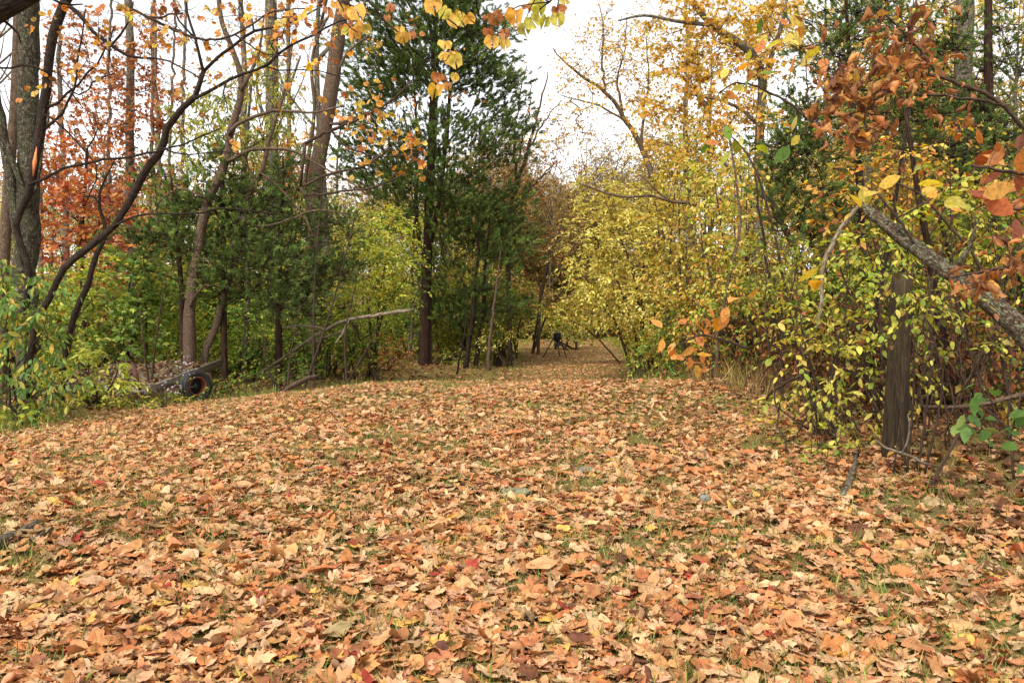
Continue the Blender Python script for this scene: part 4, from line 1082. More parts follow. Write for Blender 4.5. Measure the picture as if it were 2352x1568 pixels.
shrub('shrub', 'amber-leaved shrub between the bright yellow mass and the dark cedar', 1590, 19,
      bl(19, (1560, 520, 70, 70, .5, .9), (1600, 600, 70, 70, 0, .9), (1540, 640, 60, 60, .2, .9), (1620, 520, 60, 70, .4, .8), (1640, 680, 60, 60, -.3, .9), (1580, 700, 60, 50, 0, .9), (1550, 430, 60, 60, .8, .7)),
      GOLD + YEL + OLI, .1, 204, 7, ls=YS, cover=2.3)
shrub('shrub', 'loose yellow and lime shrub with long arching stems in front of the right cedar', 1700, 14,
      bl(14, (1680, 480, 80, 70, .3, .7), (1720, 580, 80, 70, 0, .8), (1650, 400, 60, 60, .4, .5), (1690, 660, 80, 60, -.2, .8), (1620, 560, 60, 70, .3, .6), (1780, 640, 60, 60, 0, .7)),
      YGR + GOLD + YEL, .09, 205, 8, ls=dict(L=.36, k=3, m=7, droop=.7, flat=.7), cover=2.0)
HY = [((204, 190, 62), 4), ((182, 184, 60), 3), ((222, 200, 88), 3), ((150, 168, 56), 2), ((196, 150, 58), .8)]
HS = dict(tm='ov', k=3, m=9, L=.36, droop=.55, flat=1.1, njit=.35, sag=.6)
shrub('shrub', 'honeysuckle with layered pale yellow sprays left of the wooden post', 1900, 7.9,
      bl(7.9, (1800, 730, 60, 30, .2, .8), (1880, 700, 80, 44, .2, .8), (1960, 740, 60, 40, 0, .8), (1850, 800, 70, 34, 0, .9), (1940, 830, 80, 40, -.1, .9), (1870, 880, 60, 34, -.1, .8), (1980, 900, 60, 40, -.15, .7), (1800, 930, 50, 34, 0, .7), (1890, 950, 80, 36, 0, .6), (1830, 1010, 46, 22, -.1, .5), (1960, 985, 60, 30, 0, .5), rd=.45),
      HY, .062, 206, 9, wpx=4, ls=HS, cover=1.7)
shrub('shrub', 'lime and yellow honeysuckle growing over the lichen-covered leaning log', 2060, 8.4,
      bl(8.4, (2000, 560, 90, 50, .2, .8), (2100, 520, 80, 60, .4, .8), (1900, 590, 70, 50, .2, .8), (2160, 480, 70, 60, .5, .7), (2060, 640, 70, 40, .2, .8), (1960, 640, 70, 40, .1, .8), (1860, 640, 60, 40, .3, .7), (2240, 560, 70, 60, .6, .7), (2200, 440, 70, 50, .6, .6), rd=.5),
      YGR + HY, .066, 207, 9, wpx=4, ls=HS, cover=1.7)
shrub('shrub', 'green and yellow leaves hanging at the right edge below the leaning log', 2250, 8.2,
      bl(8.2, (2200, 720, 70, 50, .2, .5), (2290, 660, 60, 60, .4, .6), (2170, 800, 60, 50, 0, .45), (2300, 800, 60, 50, .2, .4), (2340, 580, 40, 60, .3, .6), (2240, 880, 60, 40, 0, .3), rd=.5),
      YGR + OLI + HY, .066, 208, 7, wpx=3.5, ls=HS, cover=1.7)
shrub('shrub', 'brown-stemmed shrub with sparse olive leaves behind the dry grass', 1700, 12.8,
      bl(12.8, (1640, 720, 60, 50, .4, .6), (1700, 760, 60, 50, 0, .6), (1660, 820, 60, 40, 0, .5), (1740, 700, 60, 50, .2, .6), (1730, 830, 50, 40, .1, .5), rd=.7),
      OLI + RUST + YGR, .075, 209, 10, ls=dict(L=.34, k=3, m=6, droop=.6), cover=1.8)
# dark brown tangle under the thicket
r9 = np.random.default_rng(210)
for i, (u, D, bb, pal, lab) in enumerate([
    (2150, 9.4, [(2120, 820, 70, 90, 0, .5), (2160, 930, 70, 70, 0, .45), (2100, 960, 60, 50, 0, .4)], BRN + OLI, 'brown tangled brush right behind the wooden post'),
    (2290, 9.2, [(2290, 860, 70, 80, 0, .5), (2330, 960, 60, 60, 0, .4), (2260, 980, 60, 40, 0, .4), (2450, 880, 80, 90, 0, .6), (2560, 860, 90, 110, 0, .6), (2700, 880, 90, 110, 0, .6)], BRN + OLI + GRN, 'dark brown brush at the right edge of the thicket'),
    (1990, 10.5, [(1990, 780, 70, 70, 0, .6), (1960, 880, 60, 60, 0, .5), (2010, 960, 60, 40, 0, .4)], BRN + OLI, 'shadowed brown brush behind the pale yellow honeysuckle'),
    (1850, 11.5, [(1840, 820, 60, 60, 0, .6), (1870, 900, 60, 50, 0, .5), (1800, 880, 50, 50, 0, .5)], BRN + RUST + OLI, 'rusty brown brush between the dry grass and the honeysuckle'),
    (2130, 13, [(2130, 760, 120, 110, 0, .8), (2060, 700, 100, 90, 0, .8), (2220, 700, 100, 100, 0, .8)], OLI + GRN + BRN, 'dim olive shrub filling the back of the right thicket'),
    (1930, 14, [(1930, 720, 100, 100, 0, .8), (1880, 640, 90, 80, 0, .8), (1990, 620, 90, 80, 0, .8)], OLI + GRN, 'dim green shrub behind the loose yellow honeysuckle'),
    (2330, 12, [(2330, 700, 80, 120, 0, .8), (2300, 540, 80, 100, 0, .8), (2340, 420, 60, 80, 0, .7), (2480, 640, 110, 140, 0, .8), (2640, 700, 110, 150, 0, .8)], OLI + GRN + CED, 'dark leafy shrub at the far right behind the leaning log')]):
    shrub('shrub', lab, u, D, bl(D, *bb, rd=.7), pal, .075, 211 + i, 12, bark='bark_dark', wpx=3.2, ls=dict(L=.32, k=2, m=7, droop=.7, keep=.85), cover=2.8, seg=.2)

# trees on the right
plant('tree', 'open tree with bare ascending limbs and specks of yellow against the white sky', 'tree',
      [ln(27, (1540, 850, 9), (1525, 640, 8), (1505, 440, 7), (1473, 340, 6), (1423, 253, 5), (1389, 211, 4), (1333, 173, 2.8), (1296, 140, 1.8), (1270, 110, 1))],
      [(B(1350, 130, 27, 80, 80, 1.6), .3), (B(1440, 160, 27, 80, 90, 1.6), .36), (B(1330, 230, 26.8, 70, 70, 1.4), .28), (B(1440, 60, 27, 90, 60, 1.6), .36), (B(1300, 300, 27, 60, 60, 1.4), .2), (B(1480, 260, 27.2, 50, 60, 1.4), .3)],
      LS(GOLD, .1, k=3, m=5, L=.55), 'bark_brown', 220, tip=.006, seg=.4, noattach=26, rise=.5,
      limbs=[ln(27, (1389, 211, 3), (1386, 170, 2.6), (1383, 133, 2.3), (1386, 70, 1.7), (1376, 10, 1)), ln(27, (1429, 260, 3.4), (1420, 210, 2.8), (1418, 183, 2.4), (1432, 120, 1.8), (1440, 40, 1)),
             ln(27, (1473, 340, 3.6), (1478, 260, 2.8), (1490, 180, 2), (1484, 90, 1.2)), ln(27, (1470, 330, 3), (1440, 283, 2.4), (1380, 246, 2), (1286, 218, 1))], jit=.015)
plant('tree', 'grey leaning tree whose bent trunk crosses the golden leaves at upper right', 'tree',
      [ln(19, (1730, 860, 11), (1738, 640, 11), (1742, 440, 10.5), (1745, 290, 10), (1751, 190, 9.5), (1735, 133, 9), (1700, 100, 8.5), (1668, 80, 8), (1636, 58, 7.5), (1600, 18, 7), (1560, -40, 6), (1500, -120, 4))],
      [(B(1620, 120, 19, 90, 80, 1.2), .55), (B(1560, 200, 19.2, 90, 80, 1.2), .5), (B(1700, 180, 19, 80, 80, 1.2), .55), (B(1560, 60, 19.4, 90, 70, 1.2), .5), (B(1680, 20, 19, 110, 60, 1.2), .6), (B(1780, 100, 18.8, 80, 90, 1.2), .55), (B(1620, 280, 19, 90, 70, 1.2), .5), (B(1700, 300, 19, 80, 70, 1.1), .5), (B(1500, 300, 19.6, 60, 60, 1.1), .4), (B(1780, 0, 19, 60, 50, 1.2), .5)],
      LS(GOLD, .115, tm='maple_lo', k=3, m=6, L=.45, droop=.6, flat=.6), 'bark_grey', 221, tip=.005, seg=.35, noattach=20, rough=.04,
      limbs=[ln(19, (1751, 190, 6), (1775, 120, 5), (1800, 40, 4), (1815, -60, 3)), ln(19, (1745, 290, 5), (1700, 250, 4), (1650, 230, 3), (1600, 220, 2.4)),
             ln(18.9, (1742, 440, 5), (1690, 400, 4), (1630, 350, 3), (1560, 340, 2.2)), ln(19, (1636, 58, 5), (1560, 50, 4), (1480, 36, 3), (1420, 48, 2))])
plant('tree', 'thin upright tree with gold leaves behind the bright yellow shrubbery', 'tree',
      [ln(31, (1590, 840, 8), (1586, 560, 7), (1574, 300, 5.5), (1580, 120, 4), (1570, -60, 3))],
      [(B(1540, 330, 31, 90, 70, 1.6), .5), (B(1600, 400, 31, 80, 70, 1.6), .6), (B(1500, 390, 31, 60, 50, 1.4), .5), (B(1560, 170, 31, 80, 80, 1.6), .3)],
      LS(GOLD + YEL, .12, k=3, m=6, L=.55), 'bark_grey', 222, tip=.007, seg=.5, noattach=14)
cedar('cedar_tree', 'dark cedar half buried in golden leaves at the middle right', ln(13.5, (1985, 960, 12), (1985, 760, 11), (1980, 560, 10), (1975, 420, 9), (1960, 260, 7), (1950, 120, 5), (1940, -40, 3)),
      [(B(1850, 250, 13.4, 90, 45, .7), .8), (B(1800, 330, 13.3, 80, 50, .7), .8), (B(1880, 350, 13.4, 90, 55, .8), .8), (B(1840, 440, 13.3, 90, 55, .8), .8), (B(1900, 100, 13.5, 80, 60, .7), .7), (B(1960, 30, 13.5, 100, 50, .7), .7), (B(1980, 200, 13.6, 80, 60, .8), .6), (B(1860, 540, 13.3, 70, 45, .7), .7), (B(1790, 480, 13.2, 40, 60, .5), .5), (B(1980, 480, 13.6, 70, 60, .8), .6)], 223, size=.15, spread=.19, rise=.1, k=13)
cedar('cedar_tree', 'dark cedar in the upper right corner behind the curled brown leaves', ln(15, (2290, 960, 14), (2285, 700, 13), (2280, 450, 12), (2270, 200, 10), (2270, 0, 8), (2268, -200, 5)),
      [(B(2200, 100, 14.8, 90, 55, .8), .6), (B(2130, 170, 14.6, 80, 50, .8), .6), (B(2310, 150, 15, 70, 60, .8), .6), (B(2240, 240, 14.8, 100, 60, .9), .8), (B(2110, 60, 14.8, 70, 50, .7), .5), (B(2300, 330, 14.8, 80, 70, .9), .8), (B(2160, 330, 14.6, 100, 60, .9), .8), (B(2330, 60, 15, 50, 60, .7), .4), (B(2080, 260, 14.6, 70, 60, .8), .7), (B(2220, 420, 14.6, 100, 60, .9), .8)], 224, size=.16, spread=.2, rise=.1, k=13)
plant('tree', 'stout pale grey trunk showing above the cedar in the upper right corner', 'tree',
      [ln(17, (2190, 960, 22), (2195, 600, 21), (2205, 300, 20), (2215, 80, 19), (2220, -80, 18), (2222, -220, 16))], [], None, 'bark_grey', 225, rough=.03)
for i, (D, pts, bk, lab) in enumerate([
    (12.4, [(1784, 905, 6), (1780, 820, 5.5), (1776, 740, 5), (1768, 640, 4), (1750, 520, 3), (1735, 400, 2)], 'bark_dark', 'thin blackish trunk at the end of the dry grass on the right'),
    (9.6, [(1985, 1000, 9), (1990, 880, 8), (2002, 780, 7.5), (2010, 700, 7), (2040, 560, 5), (2060, 420, 4), (2090, 250, 3)], 'bark_dark', 'dark slim trunk just left of the wooden post'),
    (9.0, [(2180, 1010, 14), (2176, 900, 12), (2168, 780, 11), (2150, 690, 10), (2130, 560, 8), (2100, 400, 6), (2080, 250, 4)], 'bark_cedar', 'reddish shaggy trunk leaning left behind the post'),
    (9.8, [(2230, 1000, 8), (2224, 880, 7), (2210, 760, 6), (2190, 620, 5), (2150, 480, 4)], 'bark_dark', 'dark leaning stem in the gloom right of the shaggy trunk'),
    (8.8, [(2120, 1030, 5), (2124, 900, 4.5), (2136, 760, 4), (2140, 640, 3.4), (2190, 500, 2.6), (2240, 380, 2)], 'bark_twig', 'slender vine-like stem rising beside the post on its right'),
    (8.0, [(2330, 1000, 5), (2310, 880, 4.6), (2290, 740, 4.2), (2250, 620, 4), (2205, 540, 3.6), (2150, 480, 3), (2100, 440, 2.4), (2060, 420, 2)], 'bark_twig', 'curving brown sapling at the right edge arching left over the log'),
    (12, [(1640, 880, 4), (1650, 760, 3.6), (1676, 640, 3.2), (1700, 520, 3), (1690, 400, 2.4), (1660, 280, 2)], 'bark_brown', 'wiry stem arching up through the lime and yellow shrub'),
    (11.4, [(1850, 920, 4), (1830, 800, 3.6), (1800, 640, 3.2), (1770, 500, 3), (1740, 400, 2.6), (1700, 330, 2.2), (1664, 300, 1.6)], 'bark_twig', 'long brown stem bowing left in front of the right cedar'),
    (14.5, [(1900, 900, 9), (1880, 700, 8), (1820, 560, 7.5), (1780, 480, 7), (1730, 420, 6)], 'bark_brown', 'slanting brown trunk in the middle of the right thicket')]):
    plant('sapling', lab, 'sapling', [ln(D, *pts)], [], None, bk, 230 + i, jit=.01)

# the wooden post
def post():
    r = np.random.default_rng(250); D = 6.9
    root = thing('post', 'thick smooth weathered wooden post standing in the thicket on the right', 'post', on_ground(2060, D, 0))
    b = on_ground(2060, D, .08); t = P(2073, 628, D)
    q, rd = resample(np.array([b, b * .5 + t * .5, t]), np.array([.104, .093, .080]), .12, r, .002)
    mb = MB(); mb.tube(q, rd, 20, rough=.012); mb.build('trunk', M['post'], root, True)
post()
# leaning lichen log
def leaning_log():
    r = np.random.default_rng(251)
    root = thing('leaning_log', 'dead log crusted with pale green lichen slanting down to the right edge', 'log', P(2352, 760, 6.3))
    pts = [(1972, 462, 7.6, 8), (2010, 497, 7.5, 14), (2068, 543, 7.3, 16), (2110, 575, 7.1, 17), (2151, 606, 6.9, 18), (2218, 652, 6.7, 20), (2285, 702, 6.5, 23), (2352, 762, 6.3, 27), (2440, 850, 6.0, 34), (2580, 1000, 5.6, 40), (2760, 1200, 5.05, 46), (2850, 1310, 4.8, 48)]
    q, rd = resample(*poly(pts), .06, r, .003); mb = MB(); mb.tube(q, rd, 18, rough=.06); mb.build('trunk', M['bark_log'], root, True)
    mb = MB()
    for s in ([(1975, 470, 7.6, 5), (1951, 497, 7.55, 5), (1925, 535, 7.5, 5), (1911, 563, 7.5, 5), (1893, 600, 7.45, 5), (1888, 650, 7.45, 4.6), (1886, 700, 7.4, 4.2), (1876, 756, 7.4, 3)],):
        q, rd = resample(*poly(s), .05, r, .004); mb.tube(q, rd, 8, rough=.05)
    mb.build('vine', M['deadwood'], root, True)
    mb = MB()
    for s in ([(2180, 627, 6.85, 6), (2230, 560, 6.8, 5), (2240, 500, 6.8, 3)], [(2090, 560, 7.2, 6), (2060, 500, 7.2, 4), (2050, 440, 7.1, 2)]):
        q, rd = resample(*poly(s), .05, r, .004); mb.tube(q, rd, 7)
    mb.build('branch_stub', M['bark_log'], root, True)
leaning_log()
# leafless wiry vines in the dark thicket, one object each
r8 = np.random.default_rng(260)
for i in range(26):
    u0 = r8.uniform(1790, 2350); D = r8.uniform(7.2, 10.5); b = on_ground(u0, D)
    e = P(u0 + r8.uniform(-130, 130), r8.uniform(560, 840), D + r8.uniform(-.3, .5)); m_ = b * .5 + e * .5 + r8.uniform(-.3, .3, 3) * np.array([1, .6, .5])
    mb = MB(); q, rd = resample(np.array([b, m_, e]), np.array([.012, .009, .004]) * r8.uniform(.5, 1.1), .12, r8, .015); mb.tube(q, rd, 5)
    nb = r8.integers(1, 4)
    for k in range(nb):
        j = r8.integers(len(q) // 3, len(q) - 2); f = q[j] + np.array([r8.uniform(-.5, .5), r8.uniform(-.2, .2), r8.uniform(.05, .4)])
        q2, r2 = resample(np.array([q[j], (q[j] + f) / 2 + [0, 0, .08], f]), np.array([rd[j] * .7, rd[j] * .5, .0015]), .1, r8, .008); mb.tube(q2, r2, 4)
    o = mb.build('vine', M['bark_twig'], None, True, loc=b)
    tag(o, 'thin leafless brown vine tangled among others in the dark thicket on the right', 'vine', 'leafless vines in the right thicket')

# branch of big curled brown leaves hanging in from the right
def leafy_branch(label, D, lines, clusters, kind, pal, size, seed, name='leafy_branch', mat='bigleaf', per=None, droop=.8, wr=.004, bark='bark_twig', flat=.4, cat='branch', grp=None):
    r = np.random.default_rng(seed); mb = MB(); sk = Skel()
    for l in lines:
        q, rd = resample(*poly([(u, v, D, w) for u, v, w in l]), .05, r, .004); sk.add_line(q, rd, 0)
    tg = []
    for (u, v, ru, rv, n) in clusters:
        for k in range(n): tg.append(P(u + ru * r.uniform(-1, 1), v + rv * r.uniform(-1, 1), D + .25 * r.standard_normal()))
    tg = np.array(tg); sk.grow(tg, r, .09, -.2, .03)
    wood = MB(); mbs = sk.build(wr * .35, None, None, {}, wood)
    root = thing(name, label, cat, sk.p[0], grp)
    mbs[0].build('bough', M[bark], root, True)
    if wood.V: wood.build('twig', M[bark], root, True)
    n = len(tg); lf = MB()
    d = r.standard_normal((n, 3)) * .7 + np.array([0, -.1, -droop]); nr = r.standard_normal((n, 3)) * .7 + np.array([0, -.5, flat])
    sz = size * np.clip(1 + .25 * r.standard_normal(n), .5, 1.6); cl = pick(pal, n, r, .15)
    for k in range(min(n, 100)):
        lf = MB(); put_leaves(lf, kind, tg[k:k + 1], d[k:k + 1], nr[k:k + 1], sz[k:k + 1], cl[k:k + 1], r); lf.build('leaf', M[mat], root, True)
    if n > 100:
        lf = MB(); put_leaves(lf, kind, tg[100:], d[100:], nr[100:], sz[100:], cl[100:], r)
        o = lf.build('foliage', M[mat], root, True); o['kind'] = 'stuff'
    return root
CURL = [((172, 112, 62), 4), ((190, 130, 72), 3), ((146, 94, 54), 3), ((206, 152, 84), 1.4), ((120, 76, 50), 1.4), ((216, 166, 76), .9)]
leafy_branch('branch of big curled brown leaves drooping before the cedar at upper right', 4.8,
             [[(2460, 360, 5), (2352, 293, 5), (2285, 227, 4.6), (2201, 193, 4.2), (2135, 173, 3.6), (2070, 190, 3), (2010, 230, 2.4)], [(2300, 240, 4), (2230, 228, 3.6), (2090, 214, 3), (1975, 206, 2.4), (1920, 190, 1.8)],
              [(2160, 180, 3), (2100, 100, 2.6), (2050, 50, 2.4), (2000, 10, 2)]],
             [(2060, 90, 80, 60, 40), (2000, 190, 100, 50, 60), (1930, 200, 70, 40, 36), (1950, 280, 60, 50, 40), (2010, 310, 60, 50, 26), (2080, 140, 70, 50, 36), (2180, 230, 60, 40, 16), (2150, 150, 60, 50, 14), (1880, 60, 40, 50, 5), (2090, 10, 100, 20, 14), (1880, 260, 30, 30, 5)], 'curled', CURL, .088, 270)
leafy_branch('bunch of dark curled leaves at the right edge over the leaning log', 4.2,
             [[(2440, 600, 5), (2352, 610, 4.6), (2290, 618, 4), (2230, 630, 3), (2180, 640, 2)]], [(2300, 620, 50, 40, 26), (2230, 640, 40, 26, 14), (2330, 580, 30, 50, 16), (2190, 650, 20, 24, 5)], 'curled', CURL, .085, 271)
leafy_branch('twig of broad orange-brown leaves at the right edge, above the curled ones', 4.6,
             [[(2460, 420, 5), (2352, 400, 4.6), (2290, 390, 4), (2230, 380, 3)], [(2400, 470, 4), (2340, 480, 3), (2280, 470, 2)]], [(2300, 330, 50, 26, 7), (2310, 400, 46, 26, 8), (2270, 470, 46, 26, 8), (2335, 480, 20, 40, 6), (2250, 410, 20, 20, 2)], 'ov', [((196, 124, 58), 3), ((170, 96, 52), 3), ((146, 78, 46), 2), ((214, 156, 74), 1)], .13, 272, flat=.9, droop=.25)
leafy_branch('sprig of long yellow leaves at the top end of the leaning log', 6.9,
             [[(2100, 560, 4), (2060, 500, 3.6), (2020, 450, 3), (1990, 430, 2.4)], [(2060, 500, 2.6), (2120, 470, 2.2), (2160, 440, 1.6)]], [(1975, 430, 30, 22, 6), (2030, 425, 14, 16, 2), (2150, 430, 24, 20, 5), (2164, 462, 20, 14, 3), (1958, 470, 10, 20, 2), (1885, 630, 16, 16, 3)], 'ov', [((226, 190, 70), 3), ((206, 190, 74), 2), ((220, 160, 60), 1.5)], .17, 273, flat=.8, droop=.5)
leafy_branch('twig of broad orange leaves jutting over the dry grass', 8.6,
             [[(1720, 800, 4), (1660, 780, 3.6), (1610, 770, 3), (1560, 790, 2.4)]], [(1570, 770, 50, 30, 14), (1610, 750, 30, 20, 6), (1560, 815, 40, 20, 9), (1600, 830, 26, 20, 5), (1680, 700, 60, 40, 7)], 'ov', [((222, 156, 66), 3), ((206, 130, 58), 3), ((226, 178, 84), 1)], .14, 274, flat=.6, droop=.5)
leafy_branch('light green broad-leaved sprout at the lower right edge', 5.6,
             [[(2330, 1100, 4), (2320, 1010, 3.6), (2290, 960, 3), (2250, 930, 2.4)], [(2320, 1010, 3), (2335, 950, 2.4), (2345, 900, 2)], [(2290, 960, 2.4), (2270, 900, 2), (2262, 870, 1.6)]],
             [(2260, 890, 24, 30, 6), (2230, 970, 34, 20, 9), (2300, 1000, 40, 22, 8), (2336, 960, 20, 30, 6), (2330, 1075, 24, 14, 4)], 'ov', [((98, 132, 56), 4), ((84, 118, 50), 3), ((130, 148, 70), 1.5)], .11, 275, name='sprout', cat='sprout', mat='leaf', flat=1.0, droop=.2)
leafy_branch('twig of loose yellow leaves against the cedar left of the curled brown leaves', 7.4,
             [[(2000, 330, 3.4), (1900, 300, 3), (1800, 230, 2.6), (1700, 190, 2.2), (1650, 215, 1.6)], [(1900, 300, 2.4), (1860, 250, 2), (1850, 120, 1.6)]],
             [(1720, 170, 60, 50, 12), (1830, 130, 60, 50, 10), (1780, 60, 70, 40, 10), (1860, 300, 60, 40, 10), (1700, 300, 40, 50, 8), (2060, 120, 50, 40, 5), (1640, 330, 30, 16, 3)], 'ov', YEL + ORA + YGR, .13, 276, droop=.8)
mark('right')
# leaves closing over the top of the post and filling the dark thicket
shrub('shrub', 'olive honeysuckle sprays closing over the head of the wooden post', 2090, 6.55,
      bl(6.5, (2070, 670, 60, 44, 0, .9), (2030, 760, 40, 60, 0, .6), (2130, 640, 50, 40, .1, .6), (2030, 640, 50, 34, .1, .7), (2100, 720, 30, 20, 0, .3), rd=.25), OLI + YGR + HY, .058, 290, 5, wpx=3, ls=HS, cover=1.6)
for i, (u, D, bb, pal, lab) in enumerate([
    (2200, 8.8, [(2180, 860, 80, 100, 0, .6), (2240, 780, 80, 80, 0, .6), (2300, 900, 70, 80, 0, .5)], BRN + BRN + OLI, 'brown half-dead brush below the leaning log at right'),
    (2250, 10.8, [(2180, 840, 110, 110, 0, .9), (2300, 800, 110, 120, 0, .9), (2100, 900, 80, 80, 0, .8)], BRN + OLI + RUST, 'deep brown brush closing the view under the leaning log'),
    (1900, 10.6, [(1900, 760, 90, 100, 0, .8), (1840, 860, 80, 70, 0, .8), (1950, 900, 60, 60, 0, .7)], OLI + BRN, 'brown and olive brush right behind the layered honeysuckle'),
    (1720, 14.5, [(1700, 720, 100, 100, 0, .9), (1640, 780, 70, 70, 0, .8), (1780, 780, 70, 80, 0, .8)], OLI + BRN + RUST, 'brown brush backing the dry grass on the right'),
    (2030, 8.9, [(2030, 800, 50, 90, 0, .5), (2000, 940, 50, 60, 0, .5), (2120, 980, 60, 40, 0, .5)], BRN + OLI, 'thin brown brush around the foot of the post')]):
    shrub('shrub', lab, u, D, bl(D, *bb, rd=.6), pal, .075, 291 + i, 14, bark='bark_dark', wpx=2.6, ls=dict(L=.3, k=2, m=7, droop=.7, keep=.85), cover=2.8, seg=.2)

for i, (u, D, bb, pal, sz, lab) in enumerate([
    (1660, 13, [(1640, 620, 60, 60, 0, .8), (1600, 700, 50, 50, 0, .8), (1690, 720, 60, 44, 0, .8), (1620, 780, 50, 36, -.2, .7)], GOLD + YGR, .08, 'gold and green bush at the right verge just left of the lime and yellow shrub'),
    (1780, 11.5, [(1760, 600, 70, 60, 0, .8), (1800, 690, 60, 50, 0, .8), (1740, 680, 50, 50, 0, .7)], YGR + OLI, .07, 'olive-green bush in front of the slanting brown trunk'),
    (2060, 10, [(2000, 420, 80, 60, 0, .7), (2080, 360, 80, 60, 0, .7), (1930, 480, 70, 60, 0, .7), (2140, 400, 60, 60, 0, .7)], OLI + GOLD + RUST, .08, 'olive and rust leafy tall bush behind the upper end of the leaning log'),
    (2260, 9.5, [(2240, 420, 80, 80, 0, .7), (2320, 480, 60, 80, 0, .7), (2200, 520, 60, 50, 0, .7)], OLI + YGR + RUST, .075, 'olive and rust leafy tall bush at the right edge above the leaning log'),
    (1660, 16.5, [(1640, 440, 70, 60, 0, .7), (1700, 380, 70, 60, 0, .7), (1580, 380, 60, 60, .5, .6)], YGR + GOLD + YEL, .09, 'tall yellow-green bush below the bent grey trunk')]):
    shrub('shrub', lab, u, D, bl(D, *bb, rd=.6), pal, sz, 600 + i, 8, wpx=2.6, ls=dict(L=.4, k=3, m=9, droop=.6, flat=.9), cover=2.4, seg=.22)
# ------------------------------------------------------------------ the wood beyond: prototypes, then copies
def proto_tree(name, label, pal, h, seed, rad=.16, cov=.25, spread=.2, leaf=.13, bark='bark_grey', crown_from=.45, grp=None, lean=0.0, cat='tree', kids=5):
    """a tree standing at the world origin (moved afterwards)"""
    r = np.random.default_rng(seed); st = np.array([[0, 0, -.1], [r.uniform(-.2, .2), 0, h * .3], [r.uniform(-.4, .4) + lean * .5, r.uniform(-.3, .3), h * .65], [r.uniform(-.6, .6) + lean, r.uniform(-.4, .4), h]])
    limbs = []
    for k in range(kids):
        z = h * r.uniform(crown_from, .8); a = r.random() * 6.283; L = h * r.uniform(.16, .3)
        s = np.array([np.interp(z, st[:, 2], st[:, 0]), np.interp(z, st[:, 2], st[:, 1]), z])
        e = s + np.array([math.cos(a) * L * .6, math.sin(a) * L * .6, L]); limbs.append((np.array([s, s * .5 + e * .5 + [math.cos(a) * L * .12, math.sin(a) * L * .12, 0], e]), np.array([rad * .35, rad * .22, rad * .06])))
    bls = []
    for k in range(7):
        a = r.random() * 6.283; q = h * spread * r.uniform(.3, 1); z = h * r.uniform(crown_from, 1.0)
        bls.append(((np.array([math.cos(a) * q, math.sin(a) * q, z]), np.array([1, 1, .9]) * h * r.uniform(.08, .15)), cov))
    ls = LS(pal, leaf, k=3, m=5, L=.7, droop=.5)
    return plant(name, label, cat, None, bls, ls, bark, seed, group=grp, tip=.008, seg=.6, world_stems=[(st, np.array([rad, rad * .8, rad * .5, rad * .08]))], limbs=limbs, cover=2.0, ground=False, noattach=6, base=(0, 0, 0))
def proto_shrub(label, pal, seed, grp, size=.1, h=2.6, cov=1.0):
    r = np.random.default_rng(seed); bls = []; st = []
    for k in range(6):
        a = r.random() * 6.283; q = h * .4 * r.uniform(.2, 1); c = np.array([math.cos(a) * q, math.sin(a) * q, h * r.uniform(.3, .8)])
        bls.append(((c, np.array([1, 1, .8]) * h * r.uniform(.22, .36)), cov)); st.append((np.array([[math.cos(a) * .2, math.sin(a) * .2, -.1], c * .5 + [0, 0, .2], c]), np.array([.03, .022, .01])))
    ls = dict(HON); ls.update(pal=pal, size=size, L=.5)
    return plant('shrub', label, 'shrub', None, bls, ls, 'bark_twig', seed, group=grp, tip=.005, seg=.45, world_stems=st, cover=2.0, ground=False, base=(0, 0, 0))

